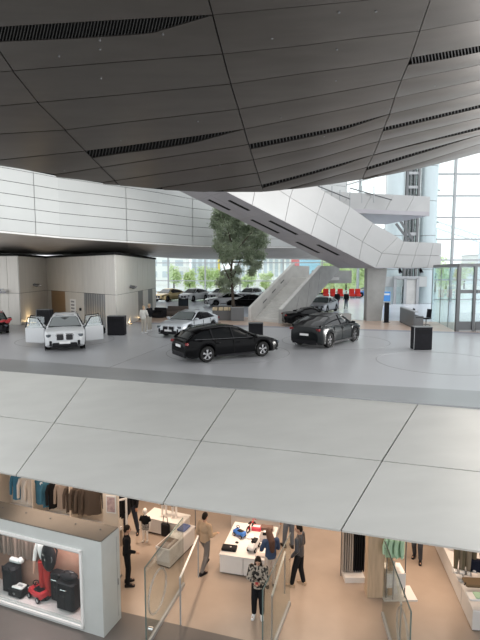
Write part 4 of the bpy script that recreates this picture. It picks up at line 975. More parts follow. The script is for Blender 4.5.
block(160, 130, 14, 10, 14, 'white office block outside behind the gold car', 4, 4, M['facade_white']); block(206, 150, 9, 10, 15, 'pale office block outside behind the trees', 5, 1, M['facade_blue']); block(268, 130, 18, 10, 12, 'white ribbed hall outside beyond the stair', 12, 1, M['facade_white'])
block(444, 150, 20, 14, 6, 'low pale hall outside the tall glazing', 7, 1, M['facade_blue'])
block(500, 150, 12, 14, 9, 'pale hall outside beyond the glass entrance', 5, 2, M['facade_white'])
# yellow crane mast and coloured hoarding
p = XY(219, 110); t = thing('yellow_mast', 'slim yellow mast outside behind the tree', 'mast', (p.x, 110, -.15)); B('post', cm('mast_yellow', (.85, .65, .1), .6), (0, 0, 4.5), (.5, .5, 9), t); B('arm', M['mast_yellow'], (.3, 0, 8.2), (2.2, .3, .3), t)
p = XY(303, 96); t = thing('hoarding', 'red and blue advertising hoarding outside above the stair landing', 'hoarding', (p.x, 96, -.15)); B('panel', cm('poster_blue', (.45, .70, .85), .6), (1.3, 0, 4.6), (4.2, .15, 4.6), t); B('panel', cm('poster_red', (.80, .25, .25), .6), (-1.6, 0, 4.6), (1.6, .15, 4.6), t); B('post', M['msteel'], (0, .2, 1.2), (.2, .2, 2.6), t)
# steel truss bridge outside right
t = thing('footbridge', 'pale steel truss footbridge outside the tall glazing', 'bridge', (P(455, 230, Y=120).x, 120, 0))
aT, bT = P(430, 219, Y=112), P(486, 238, Y=124); 
for dz in (0, 1.6): MB().tube([aT+Vector((0, 0, -dz)), bT+Vector((0, 0, -dz))], .16, 4).build('chord', cm('truss', (.62, .68, .72), .6), t, world=True)
for i in range(12):
    a, b = aT.lerp(bT, i/12), aT.lerp(bT, (i+1)/12); MB().tube([a, b+Vector((0, 0, -1.6))], .08, 4).build('diagonal', M['truss'], t, world=True)
for f in (.1, .9): a = aT.lerp(bT, f); B('pier', M['truss'], (a.x, a.y, (a.z-1.6)/2), (.5, .5, a.z-1.6), t, world=True)

# ================================================ 11. SHOP FURNITURE
def S(px, py, h=0.0): return P(px, py, z=SHOP+h)
# --- pale display kiosk with a lit window
KO = S(104, 638); KR = R(-20.47)
kiosk = thing('display_kiosk', 'big pale grey display kiosk with a lit window full of goods', 'display case', KO, KR)
KL, KD, KH = 5.2, 0.72, 2.42
wx0, wx1, wz0, wz1 = -3.9, -0.66, 0.20, 2.0
g_ = M['greywhite']
B('front_panel', g_, ((wx1)/2, .03, KH/2), (-wx1, .06, KH), kiosk)
B('front_panel', g_, ((-KL+wx0)/2, .03, KH/2), (KL+wx0, .06, KH), kiosk)
B('front_panel', g_, ((wx0+wx1)/2, .03, wz0/2), (wx1-wx0, .06, wz0), kiosk)
B('front_panel', g_, ((wx0+wx1)/2, .03, (wz1+KH)/2), (wx1-wx0, .06, KH-wz1), kiosk)
B('side_panel', g_, (-.03, KD/2, KH/2), (.06, KD-.12, KH), kiosk); B('side_panel', g_, (-KL+.03, KD/2, KH/2), (.06, KD-.12, KH), kiosk)
B('back_panel', g_, (-KL/2, KD-.03, KH/2), (KL, .06, KH), kiosk)
B('top', M['kiosktop'], (-KL/2, KD/2, KH+.012), (KL-.03, KD-.03, .025), kiosk)
for x_ in (-.35, -1.1, -1.9, -2.7, -3.5): MB().cyl((x_, .45, KH+.025), (x_, .45, KH+.04), .02, .02, 8).build('screw_cap', M['dsteel'], kiosk)
B('door_line', M['msteel'], (.003, .60, 1.2), (.006, .012, 2.1), kiosk); B('lock', M['dsteel'], (.006, .62, 1.05), (.012, .03, .16), kiosk)
for c, d in (((wx1+.07, -.02, 1.1), (.06, .05, 2.0)), (((wx0+wx1)/2, -.02, .13), (wx1-wx0+.2, .05, .06)), (((wx0+wx1)/2, -.02, 2.09), (wx1-wx0+.2, .05, .06))): B('window_moulding', M['white'], c, d, kiosk)
B('window_pane', M['glass'], ((wx0+wx1)/2, .05, (wz0+wz1)/2), (wx1-wx0, .01, wz1-wz0), kiosk)
B('display_floor', cm('pink_white', (.75, .66, .66), .5), ((wx0+wx1)/2, .35, wz0-.02), (wx1-wx0+.3, .56, .04), kiosk)
B('display_back', cm('display_copper', (.42, .24, .18), .6, var=.15, scale=3), ((wx0+wx1)/2, .635, 1.15), (wx1-wx0+.3, .04, 2.0), kiosk)
B('display_ceiling', M['white'], ((wx0+wx1)/2, .35, 2.2), (wx1-wx0+.3, .56, .03), kiosk)
B('display_end', cm('display_copper2', (.50, .33, .27), .6), (-.45, .35, 1.15), (.04, .56, 2.0), kiosk)
km = wm(kiosk)
def KP(x, y, z): return km @ Vector((x, y, z))
lk = lamp('kiosk_lamp', KP(-2.0, .42, 2.12), (2.8, .3), 34, (1, .80, .78), (0, 0, KR))
# curtain at the back left of the window
t = thing('curtain', 'grey brown pleated curtain hanging at the back of the kiosk window', 'curtain', KP(-3.0, .55, wz0+.85), KR); rings = []
for z in (0, .9):
    row = [Vector((-.85+1.7*i/60, .05*math.sin(i*1.35)+.015*math.sin(i*.5), z)) for i in range(61)]; rings.append(row+[p+Vector((0, .012, 0)) for p in reversed(row)])
MB().loft(rings).build('fabric', cm('curtain_brown', (.26, .20, .17), .9), t, smooth=False); MB().cyl((-.9, 0, .92), (.9, 0, .92), .02).build('curtain_rail', M['dsteel'], t)
def kthing(name, label, cat, x, y, z=wz0, rz=0.0): return thing(name, label, cat, KP(x, y, z), KR+rz)
def toycar(t, body, s=1.0, seat='black'):
    L_ = .62*s; W_ = .26*s; rings = []
    prof = [(-.31, .14, .26), (-.27, .10, .30), (-.12, .10, .27), (0, .10, .24), (.10, .10, .26), (.16, .10, .30), (.24, .10, .27), (.31, .12, .19)]
    for x, z0, z1 in prof:
        k = .80 if abs(x) > .28 else 1; w_ = W_/2*k
        rings.append([Vector((x*s, a*w_, b*s)) for a, b in ((-.8, z0), (.8, z0), (1, z0+.03), (1, z1-.05), (.8, z1), (-.8, z1), (-1, z1-.05), (-1, z0+.03))])
    MB().loft(rings).build('body', body, t, smooth=True)
    MB().rbox((-.09*s, 0, .275*s), (.30*s, .18*s, .05*s), .02*s).build('seat', M[seat], t)
    for x in (-.19, .19):
        for y in (-1, 1): w_ = MB().cyl((x*s, y*W_*.42, .08*s), (x*s, y*W_*.60, .08*s), .08*s, .08*s, 16).build('wheel', M['black'], t); MB().cyl((x*s, y*W_*.60, .08*s), (x*s, y*W_*.615, .08*s), .045*s, .04*s, 10).build('hub', M['msteel'], w_)
    m = MB(); m.tube([(.14*s, 0, .28*s), (.08*s, 0, .40*s)], .015*s, 6); m.torus((.075*s, 0, .405*s), .07*s, .013*s, (-.4, 0, 1), 16, 5); m.build('steering_wheel', M['black'], t)
    for y in (-1, 1): B('headlight', M['plate'], (.305*s, y*.07*s, .21*s), (.02*s, .05*s, .03*s), t)
t = kthing('toy_car', 'red ride-on toy car in the kiosk window', 'toy car', -2.33, .36, rz=R(165)); toycar(t, cm('toy_red', (.62, .03, .04), .3), 1.0)
def case(t, w_, d_, h_, mt, wheels=True):
    MB().rbox((0, 0, h_/2+.03), (w_, d_, h_), .05).build('shell', M[mt], t, smooth=False)
    for k in range(3): B('rib', M['black'], (-w_*.3+k*w_*.3, -d_/2-.004, h_/2+.03), (.015, .01, h_*.85), t)
    MB().tube([(-.09, -d_/2-.01, h_*.82), (-.08, -d_/2-.04, h_*.84), (.08, -d_/2-.04, h_*.84), (.09, -d_/2-.01, h_*.82)], .012, 6).build('handle', M['chrome'], t)
    B('badge', M['chrome'], (0, -d_/2-.008, h_*.58), (.05, .01, .02), t)
    for x in (-1, 1): MB().cyl((x*w_*.38, 0, .03), (x*w_*.38+.02, 0, .03), .03, .03, 8).build('wheel', M['black'], t)
t = kthing('suitcase', 'large black suitcase standing at the end of the kiosk window', 'suitcase', -1.30, .33); case(t, .56, .34, .74, 'blackmat')
t = kthing('suitcase', 'smaller black suitcase behind the large one in the kiosk window', 'suitcase', -1.76, .48); case(t, .36, .24, .78, 'black')
t = kthing('travel_bag', 'black duffel bag lying on top of the large black suitcase', 'bag', -1.28, .34, wz0+.772); MB().sph((0, 0, .11), (.27, .14, .11), 14, 8).build('body', M['blackmat'], t, smooth=True); MB().tube([(-.12, -.05, .18), (-.06, -.06, .27), (.06, -.06, .27), (.12, -.05, .18)], .012).build('handle', M['black'], t); B('zip', M['msteel'], (0, 0, .222), (.3, .01, .006), t)
t = kthing('backpack', 'glossy black oval backpack worn high on the mannequin in the kiosk window', 'backpack', -1.90, .33, wz0+.86)
MB().sph((0, 0, .40), (.21, .13, .40), 16, 12).build('body', M['black'], t, smooth=True); MB().torus((0, -.07, .40), .17, .014, (0, 1, 0), 28, 6).build('piping', M['dsteel'], t); B('emblem', M['chrome'], (-.04, -.137, .52), (.07, .01, .05), t); B('buckle', M['chrome'], (0, -.135, .40), (.04, .012, .07), t); MB().tube([(-.08, .02, .78), (0, .02, .88), (.08, .02, .78)], .02).build('loop', M['black'], t)
for s_ in (-1, 1): MB().tube([(s_*.1, .08, .7), (s_*.12, .18, .5), (s_*.1, .1, .15)], .02, 6).build('strap', M['black'], t)
t = kthing('bag', 'open black bag with white towel roll on top in the kiosk window', 'bag', -3.22, .38); MB().rbox((0, 0, .36), (.46, .36, .72), .08).build('body', M['blackmat'], t); MB().tube([(-.15, -.18, .6), (-.1, -.22, .8), (.1, -.22, .8), (.15, -.18, .6)], .014).build('handle', M['black'], t)
t = kthing('towel_roll', 'white rolled towel on the open black bag', 'towel', -3.18, .48, wz0+.725); MB().cyl((-.15, 0, .07), (.15, 0, .07), .07, .07, 16).build('roll', M['plate'], t, smooth=True); MB().sph((.17, .02, .09), .09, 12, 8).build('ball', M['plate'], t, smooth=True)
t = kthing('flat_case', 'low black case beside the red toy car', 'case', -2.92, .30); MB().rbox((0, 0, .11), (.46, .34, .20), .03).build('shell', M['black'], t); B('clasp', M['chrome'], (0, -.175, .13), (.08, .01, .03), t)
t = kthing('white_pouch', 'white folded pouch lying on the low black case', 'pouch', -2.90, .30, wz0+.212); MB().rbox((0, 0, .025), (.34, .22, .05), .02).build('fabric', M['plate'], t); B('label_strip', M['msteel'], (.05, 0, .052), (.14, .06, .006), t)
# headless mannequin with white shirt and red trousers
t = kthing('mannequin', 'mannequin in a white shirt and red trousers in the kiosk window', 'mannequin', -2.16, .46)
MB().sph((0, 0, 1.33), (.20, .11, .34), 14, 10).build('shirt', M['plate'], t, smooth=True); m = MB(); m.tube([(-.19, 0, 1.5), (-.27, -.02, 1.25), (-.26, -.08, 1.02)], [.06, .05, .045]); m.tube([(.19, 0, 1.5), (.27, -.02, 1.25), (.26, -.06, 1.0)], [.06, .05, .045]); m.build('sleeve', M['plate'], t, smooth=True)
m = MB(); m.tube([(-.08, 0, 1.0), (-.08, -.02, .55), (-.1, 0, .10)], [.11, .085, .07], 10); m.tube([(.08, 0, 1.0), (.12, -.06, .55), (.12, 0, .10)], [.11, .085, .07], 10); m.build('trousers', cm('trouser_red', (.50, .035, .03), .7), t, smooth=True)
m = MB(); m.tube([(-.26, -.08, 1.03), (-.24, -.14, .78), (-.24, -.15, .70)], [.035, .025, .02]); m.build('arm', cm('mannequin_skin', (.62, .36, .27), .5), t, smooth=True); MB().cyl((0, 0, 0), (0, 0, .02), .2, .2, 20).build('base', M['msteel'], t); m = MB(); m.rbox((-.1, -.04, .06), (.1, .26, .09), .03); m.rbox((.12, -.04, .06), (.1, .26, .09), .03); m.build('shoes', M['black'], t)

# --- glass screens with handrails
def screen(label, p0, p1, h, near_label=None, ring=True):
    a, b = Vector(p0), Vector(p1); a.z = b.z = SHOP; d = b-a; ang = math.atan2(d.y, d.x); L_ = d.length
    t = thing('glass_screen', label, 'glass screen', a, ang)
    B('pane', M['glass_sc'], (L_/2, 0, h/2), (L_, .02, h), t)
    B('edge', cm('glass_edge', (.10, .14, .13), .2), (-.004, 0, h/2), (.018, .028, h), t); B('edge', M['glass_edge'], (L_/2, 0, h+.006), (L_, .028, .014), t)
    B('base_rail', M['msteel'], (L_/2, 0, .05), (L_, .06, .10), t)
    MB().cyl((.25, -.06, .30), (.25, .06, .30), .05, .05, 14).build('clamp', M['chrome'], t)
    if ring: MB().torus((.62, -.014, 1.02), .50, .026, (0, 1, 0), 40, 4).build('ring_decal', M['frost'], t)
    return t
g1 = screen('clear glass screen with a frosted ring beside the kiosk', (-2.19, 10.41, 0), (-1.58, 12.66, 0), 2.0)
g2 = screen('clear glass screen just beside the woman in the patterned jacket', (0.49, 9.64, 0), (1.32, 11.9, 0), 2.0, ring=False)
g3 = screen('clear glass screen beside the pale wooden column', (3.43, 8.98, 0), (3.66, 11.5, 0), 2.0)
def hrail(label, a, b):
    a, b = Vector(a), Vector(b); t = thing('handrail', label, 'handrail', (a.x, a.y, SHOP)); MB().tube([a, b], .028, 8).build('rail', M['white'], t, smooth=True, world=True)
    for q in (a, b): MB().tube([q, Vector((q.x, q.y, SHOP))], .02, 8).build('post', M['msteel'], t, world=True)
a, b = S(180, 578, 1.25), S(198, 536, 1.25); hrail('white handrail between the glass screen and the man in beige', a, b)
a, b = S(272, 596, 1.2), S(285, 552, 1.2); hrail('white handrail alongside the glass screen by the leather jacket man', a, b)
a, b = S(401, 604, 1.1), S(394, 562, 1.1); hrail('white handrail close to the pale wooden column', a, b)

# --- main product table
ta, tb, tc_, td = Vector((-.60, 13.22, SHOP)), Vector((.78, 12.88, SHOP)), Vector((1.14, 14.8, SHOP)), Vector((-.26, 14.9, SHOP))
dv = tb-ta; tang = math.atan2(dv.y, dv.x); TW, TD, THh = dv.length, 1.85, .60
tbl = thing('product_table', 'low white product table with toy cars and bags on it', 'table', ta, tang)
B('top', M['shopwhite'], (TW/2, TD/2, THh-.02), (TW+.02, TD+.02, .04), tbl)
for k in range(2): B('cabinet_door', M['shopwhite'], (TW*(.25+.5*k), .012, .30), (TW/2-.02, .025, .50), tbl)
B('carcass', cm('table_side', (.62, .60, .58), .5), (TW/2, TD/2+.02, .31), (TW-.02, TD-.05, .54), tbl); B('toe_kick', M['black'], (TW/2, TD/2, .025), (TW-.12, TD-.12, .05), tbl)
tm = wm(tbl)
def TP(x, y, z=THh+.001): return tm @ Vector((x, y, z))
t = thing('toy_car', 'blue ride-on toy car on the white product table', 'toy car', TP(.34, 1.05), tang+R(150)); toycar(t, cm('toy_blue', (.05, .20, .62), .35), .72)
t = thing('toy_car', 'white and black ride-on toy car on the white product table', 'toy car', TP(.92, .48), tang+R(-100)); toycar(t, cm('toy_white', (.75, .75, .75), .35), .85)
t = thing('toy_bike', 'small black balance bike on the white product table', 'toy bike', TP(.62, 1.45), tang+R(70))
for x in (-.16, .16): MB().torus((x, 0, .11), .09, .022, (0, 1, 0), 20, 6).build('wheel', M['black'], t)
m = MB(); m.tube([(-.16, 0, .11), (-.04, 0, .24), (.12, 0, .26), (.16, 0, .11)], .018); m.tube([(.12, -.11, .36), (.12, .11, .36)], .014); m.tube([(.12, 0, .26), (.12, 0, .36)], .014); m.build('bike_frame', M['toy_red'], t); MB().rbox((-.06, 0, .29), (.16, .07, .04), .02).build('saddle', M['black'], t)
def gbox(label, cat, name, x, y, d, mt, rz=0.0, lid=None):
    t = thing(name, label, cat, TP(x, y), tang+rz); MB().rbox((0, 0, d[2]/2), d, min(.015, d[2]*.3)).build('box', mt, t)
    B('lid', lid or mt, (0, 0, d[2]+.004), (d[0]*.8, d[1]*.6, .008), t); return t
gbox('black pouch with small silver badges at the table corner', 'pouch', 'black_pouch', .22, .30, (.44, .26, .08), M['black'], R(3), M['blackmat'])
t = thing('badge', 'tiny silver badge on the black pouch', 'badge', TP(.27, .27, THh+.092), tang); MB().cyl((0, 0, 0), (0, 0, .008), .03, .03, 12).build('disc', M['chrome'], t)
gbox('grey tray of boxed models next to the brown haired woman', 'tray', 'model_tray', 1.12, 1.15, (.34, .52, .03), cm('tray_grey', (.25, .24, .25), .5), 0, M['tray_grey'])
gbox('bright red and white box at the back of the product table', 'box', 'red_box', .78, 1.55, (.30, .22, .12), cm('box_red', (.62, .06, .10), .5), 0, M['plate'])
gbox('black and white model box on the grey tray', 'box', 'model_box', 1.14, 1.30, (.22, .16, .12), M['blackmat'], R(10), M['plate'])
gbox('white paper brochure pile at the front edge of the product table', 'brochure', 'brochure', 1.18, .22, (.30, .20, .03), cm('paper_beige', (.55, .50, .47), .6))
gbox('brown leather box close to the back of the product table', 'box', 'leather_box', 1.1, 1.62, (.4, .2, .12), cm('leather_brown', (.16, .10, .08), .5))
gbox('white card box between the two toy cars', 'box', 'white_box', .70, 1.08, (.2, .28, .05), M['plate'])
t = thing('small_toy', 'tiny dark model car beside the black pouch', 'toy car', TP(.36, .66), tang); MB().rbox((0, 0, .025), (.10, .05, .035), .012).build('body', M['black'], t); MB().rbox((0, 0, .05), (.05, .04, .02), .008).build('cabin', M['dsteel'], t)
# second table behind
a = S(232, 523, .6); t2_ = thing('product_table', 'second white product table further back under the parapet', 'table', (a.x, a.y+.6, SHOP), tang)
B('top', M['shopwhite'], (.75, .4, .6), (1.7, .8, .04), t2_); B('cabinet', M['table_side'], (.75, .4, .31), (1.6, .7, .56), t2_); B('toe_kick', M['black'], (.75, .4, .02), (1.5, .6, .04), t2_)
t = thing('boxed_goods', 'dark and white goods boxes on the second product table', 'box', (a.x+.4, a.y+.85, SHOP+.622), tang); MB().rbox((0, 0, .09), (.4, .25, .18), .02).build('box', M['blackmat'], t); MB().rbox((.4, .02, .06), (.3, .2, .12), .02).build('box', M['toy_red'], t)

# --- garments
def garment(name, label, cat, loc, rz, mt, w_=.44, h_=.72, dep=.09, sleeves=True, group=None, hanger='wood_l', kind='top', detail=None):
    """hanging clothing: loc is the hook point"""
    t = thing(name, label, cat, loc, rz, group); rings = []
    if kind == 'top':
        prof = [(-.06, .10, .5), (-.09, w_*.30, .8), (-.14, w_*.48, 1), (-.25, w_*.46, 1), (-.5*h_-.06, w_*.43, 1.1), (-h_, w_*.47, 1.2)]
    else: prof = [(-.06, w_*.42, .6), (-.12, w_*.46, .8), (-h_*.5, w_*.42, .8), (-h_, w_*.36, .7)]
    for k, (z, hw, dd) in enumerate(prof):
        n_ = 20; rings.append([Vector((hw*math.cos(2*PI*i/n_), dep/2*dd*math.sin(2*PI*i/n_)+.012*math.sin(i*2.1+k*.4)*(k > 1), z+.01*math.sin(i*1.7)*(k == len(prof)-1))) for i in range(n_)])
    MB().loft(rings).build('cloth', mt, t, smooth=True)
    if kind == 'top' and sleeves:
        for s_ in (-1, 1): MB().tube([(s_*w_*.42, 0, -.15), (s_*w_*.56, .01, -.35), (s_*w_*.60, -.01, -h_*.82)], [.06, .055, .045], 8).build('sleeve', mt, t, smooth=True)
    m = MB(); m.tube([(-w_*.42, 0, -.14), (0, 0, -.045), (w_*.42, 0, -.14)], .014, 6); m.tube([(0, 0, -.045), (0, 0, 0)], .006, 6); m.build('hanger', M[hanger], t)
    if detail is not None: MB().cyl((0.03, -dep*.62, -.22), (0.03, -dep*.62-.01, -.22), .06, .06, 14).build('round_print', detail, t)
    return t
def rail(label, a, b, legs=True, zt=None):
    a, b = Vector(a), Vector(b); t = thing('clothes_rail', label, 'clothes rail', (a.x, a.y, SHOP)); MB().tube([a, b], .016, 8).build('rail', M['dsteel'], t, world=True)
    for q in (a, b): MB().tube([q, Vector((q.x, q.y, SHOP if legs else -1.5))], .016, 8).build('post', M['dsteel'], t, world=True)
    return t
# wall unit behind the kiosk
uA, uB = Vector((-8.3, 15.75, 0)), Vector((-3.95, 14.15, 0)); ud = (uB-uA).normalized(); un = Vector((-ud.y, ud.x, 0)); ua = math.atan2(ud.y, ud.x)
wu = thing('wall_unit', 'cream clothes wall unit with oak shelf standing behind the kiosk', 'shelf unit', (uA.x, uA.y, SHOP), ua); UL = (uB-uA).length
B('back_panel', cm('cream_panel', (.66, .56, .46), .6), (UL/2, .55, 1.65), (UL, .05, 3.3), wu); B('oak_panel', M['wood_l'], (1.75, .50, 2.75), (1.5, .06, .7), wu); B('bench', M['shopwhite'], (UL/2, .12, .62), (UL, .8, .10), wu); B('base', M['cream_panel'], (UL/2, .2, .28), (UL-.1, .5, .56), wu)
for f in (.0, .33, .66): B('divider', M['cream_panel'], (UL*f+.02, .25, 1.65), (.05, .6, 3.3), wu)
B('hanging_rail', M['dsteel'], (UL/2, .15, 2.07), (UL, .03, .03), wu)
um = wm(wu)
def UP(px, h=2.05, off=.15):      # point on the rail line that shows in column px
    best = min(range(0, 201), key=lambda i: abs(pix_of(um @ Vector((UL*i/200, off, h)))[0]-px)); return um @ Vector((UL*best/200, off, h))
jb = cm('jacket_blue', (.05, .16, .24), .8); jk = cm('jacket_black', (.012, .012, .014), .8); jbn = cm('jacket_brown', (.075, .06, .05), .8); jw = cm('shirt_cream', (.62, .57, .52), .8); jt = cm('shirt_taupe', (.34, .28, .24), .8)
for px, mt, lb, rzz, w_, det in [(18, jb, 'small blue jacket on an oak hanger beside the cream shirts', .5, .34, None), (27, jw, 'cream shirt hanging at an angle between the two blue jackets', .9, .42, None), (33, jw, 'cream shirt hanging close against the big blue jacket', 1.1, .42, None), (42, jb, 'blue jacket with a round white print hanging at the front of the wall unit', .15, .5, M['plate']),
     (49, jb, 'blue jacket hanging edge-on behind the one with the round print', 1.2, .44, None), (55, jk, 'black jacket hanging beside the blue jackets', 1.3, .46, None), (64, jt, 'taupe shirt hanging beside the black jacket', .4, .46, None), (73, jbn, 'dark brown jacket first in the brown row next to the taupe shirt', 1.1, .46, None),
     (79, jbn, 'dark brown jacket second in the brown row', 1.15, .46, None), (85, jbn, 'dark brown jacket third in the brown row', 1.0, .46, None), (92, jbn, 'dark brown jacket last in the row beside the cream partition', .5, .48, None)]:
    garment('hanging_jacket', lb, 'jacket', UP(px), ua+rzz, mt, w_+.08, .95, .14, group='jackets on the wall unit behind the kiosk', detail=det)
for px, y in ((44, 1), (77, 2)): pass
# cream partition with a framed picture
pp_ = P(110.5, 520, Y=13.0); t = thing('shop_partition', 'cream partition panel behind the kiosk corner', 'partition', (pp_.x, 13.1, SHOP), R(-12)); B('panel', M['cream_panel'], (0, 0, 1.68), (.46, .08, 3.36), t); B('foot', M['dsteel'], (0, 0, .02), (.5, .14, .04), t)
t = thing('framed_picture', 'framed print fixed on the cream partition', 'picture', wm(bpy.data.objects['shop_partition']) @ Vector((.03, -.05, 2.2)), R(-12)); B('frame', M['white'], (0, 0, .0), (.30, .03, .52), t); B('print', cm('print_mauve', (.30, .20, .22), .6, col2=(.6, .45, .42), scale=9), (0, -.018, 0), (.24, .006, .44), t)
# rack with white scooter frame and black coats
def SG(px, py, Y): return P(px, py, Y=Y)
t = thing('white_frame_rack', 'white tubular rack beside the cream partition', 'rack', (SG(121, 530, 14.3).x, 14.3, SHOP))
x_ = t.location.x; 
for dx in (-.14, .18): MB().tube([(dx, 0, .02), (dx, 0, 2.2)], .035, 8).build('post', M['white'], t, smooth=True)
MB().tube([(-.14, 0, 2.2), (-.1, 0, 2.3), (.14, 0, 2.3), (.18, 0, 2.2)], .035, 8).build('top_bar', M['white'], t, smooth=True); MB().tube([(-.14, 0, 1.75), (.02, -.2, 1.80), (.18, 0, 1.75)], .035, 8).build('middle_bar', M['white'], t, smooth=True)
for dx, lb in ((-.05, 'black coat hanging inside the white tubular rack'), (.12, 'second black coat inside the white tubular rack')): garment('hanging_coat', lb, 'coat', (x_+dx, 14.5, SHOP+2.2), 1.2, jk, .5, 1.1, .12, hanger='dsteel')

# low white bench with kids' mannequins, bag and dark clothes
c0, c1 = S(142, 536), S(180, 545); dd = c1-c0; ca = math.atan2(dd.y, dd.x)
bn = thing('display_bench', 'low white display bench behind the kids mannequins', 'bench', (c0.x, c0.y+.25, SHOP), ca); BL = dd.length
B('top', M['shopwhite'], (BL/2, .35, .52), (BL, .7, .04), bn); B('front', M['shopwhite'], (BL/2, .02, .28), (BL-.02, .03, .44), bn); B('carcass', M['table_side'], (BL/2, .36, .28), (BL-.04, .6, .44), bn); B('toe_kick', M['black'], (BL/2, .35, .025), (BL-.1, .55, .05), bn)
bm_ = wm(bn)
def kid(label, loc, rz, top, bott):
    t = thing('child_mannequin', label, 'mannequin', loc, rz); wm_ = cm('mannequin_white', (.78, .74, .70), .4)
    m = MB(); m.sph((0, 0, 1.03), (.075, .085, .10), 12, 8); m.cyl((0, 0, .85), (0, 0, .97), .035, .035, 8)
    for s_ in (-1, 1):
        m.tube([(s_*.06, 0, .52), (s_*.06, .01, .28), (s_*.07, 0, .05)], [.05, .042, .028], 8); m.rbox((s_*.07, .04, .03), (.06, .16, .05), .02); m.tube([(s_*.12, 0, .82), (s_*.17, .01, .64), (s_*.17, .06, .50)], [.03, .026, .02], 8); m.sph((s_*.17, .07, .47), (.02, .025, .04), 8, 6)
    m.build('body', wm_, t, smooth=True)
    m = MB(); m.sph((0, 0, .72), (.14, .085, .18), 14, 8); [m.tube([(s_*.11, 0, .84), (s_*.17, .01, .70)], [.05, .045], 8) for s_ in (-1, 1)]; m.build('shirt', top, t, smooth=True)
    m = MB(); [m.tube([(s_*.055, 0, .60), (s_*.062, .005, .40)], [.075, .06], 10) for s_ in (-1, 1)]; m.build('shorts', bott, t, smooth=True)
q = S(145.5, 541); kid('child mannequin in a black shirt and patterned shorts in front of the bench', (q.x, q.y, SHOP), R(170), jk, cm('shorts_pattern', (.08, .08, .09), .8, col2=(.5, .47, .44), scale=25))
q = bm_ @ Vector((.62, .34, .545)); kid('child mannequin in a grey printed top standing on the bench', q, R(190), cm('top_print', (.05, .05, .05), .8, col2=(.6, .55, .5), scale=18), jk)
q = bm_ @ Vector((1.0, .36, .545)); kid('child mannequin in dark clothes on the bench beside the black tote', q, R(175), jk, jk)
q = bm_ @ Vector((.84, .12, .545)); t = thing('tote_bag', 'black tote bag hanging at the front of the display bench', 'bag', (q.x, q.y-.28, SHOP+.12), ca); MB().rbox((0, 0, .22), (.32, .12, .44), .04).build('body', M['black'], t); MB().tube([(-.09, 0, .43), (-.07, 0, .66), (.07, 0, .66), (.09, 0, .43)], .012).build('handle', M['black'], t)
a_, b_ = bm_ @ Vector((.2, .85, 2.0)), bm_ @ Vector((BL+.1, .85, 2.0)); rail('dark clothes rail above the display bench', a_, b_)
for k in range(7):
    f = .15+k*.12; garment('hanging_jacket', ['black jacket first on the rail above the bench', 'green jacket beside the first black jacket above the bench', 'patterned grey top on the rail above the bench', 'black jacket in the middle of the rail above the bench', 'black hooded jacket past the middle of the rail above the bench', 'black jacket next to last on the rail above the bench', 'black jacket last on the rail above the bench'][k], 'jacket', a_.lerp(b_, f), ca+(.3 if k % 2 else 1.0), [jk, cm('jacket_green', (.07, .11, .03), .8), M['top_print'], jk, jk, jk, jk][k], .44, .85, .1, group='jackets on the rail above the bench', hanger='dsteel')
# counter seen through the first glass screen
a = S(160, 567); t = thing('white_counter', 'narrow white counter seen through the ringed glass screen', 'counter', (a.x, a.y, SHOP), R(65)); B('top', M['shopwhite'], (.75, -.1, .60), (1.5, .5, .04), t); B('carcass', M['table_side'], (.75, -.1, .32), (1.46, .46, .52), t); B('toe_kick', M['black'], (.75, -.1, .03), (1.4, .4, .06), t); B('dark_tray', cm('tray_brown', (.22, .17, .14), .5), (.30, -.1, .63), (.55, .4, .02), t)
q = wm(t) @ Vector((1.2, -.1, .622)); t = thing('folded_shirt', 'blue folded shirt on the narrow white counter', 'shirt', q, R(65)); MB().rbox((0, 0, .03), (.4, .28, .06), .02).build('cloth', cm('cloth_blue', (.13, .17, .32), .8), t); B('collar', M['cloth_blue'], (.14, 0, .065), (.06, .14, .02), t)
# --- clothes rack and wooden column
c = S(375.2, 598); t = struct('column_2', MB().loft([f4(Vector((c.x, c.y+.15, 0)), .44, .28, SHOP), f4(Vector((c.x, c.y+.15, 0)), .44, .28, -1.50)]), M['wood_l'], label='pale oak clad column standing on the shop floor', cat='column')
c = S(390, 597); t = thing('oak_post', 'thin oak post beside the oak clad column', 'post', (c.x, c.y+.06, SHOP)); B('post', M['wood_l'], (0, 0, 1.7), (.11, .11, 3.4), t); B('foot', M['dsteel'], (0, 0, .01), (.15, .15, .02), t)
ra_, rb_2 = S(345, 583), S(366, 586); t = thing('low_plinth', 'white low base below the rack of trousers', 'plinth', (ra_.x, ra_.y, SHOP), 0); B('box', M['shopwhite'], (.28, .30, .08), (.56, .6, .16), t); B('toe_kick', M['black'], (.32, .30, .01), (.58, .56, .02), t)
za = SHOP+1.62; a_, b_ = Vector((ra_.x-.05, ra_.y+.34, za)), Vector((ra_.x+.66, ra_.y+.34, za)); rail('dark clothes rail left of the oak column holding trousers'.replace('left of', 'beside'), a_, b_)
tg = [cm('trouser_grey', (.36, .32, .28), .8), cm('trouser_stone', (.46, .41, .36), .8), jk, jk]
for k in range(10):
    mt = tg[0] if k < 3 else (tg[1] if k < 5 else jk)
    garment('hanging_trousers', ['grey trousers first on the rail at the open end', 'grey trousers second on the rail by the oak column', 'grey trousers third on the rail by the oak column', 'stone trousers beside the grey ones on the rail', 'stone trousers next to the black ones on the rail', 'black trousers next to the stone ones', 'black trousers second after the stone ones', 'black trousers third after the stone ones', 'black trousers next to last towards the oak column', 'black trousers closest to the oak column'][k], 'trousers', a_.lerp(b_, .08+k*.092), R(80), mt, .36, 1.42, .07, kind='legs', group='trousers on the rail by the oak column')
a_, b_ = S(388, 532, 1.90), S(408, 534, 1.90); b_.y = a_.y; b_.z = a_.z; rail('short clothes rail holding the mint shirts', a_, b_)
mint = cm('shirt_mint', (.42, .62, .45), .8)
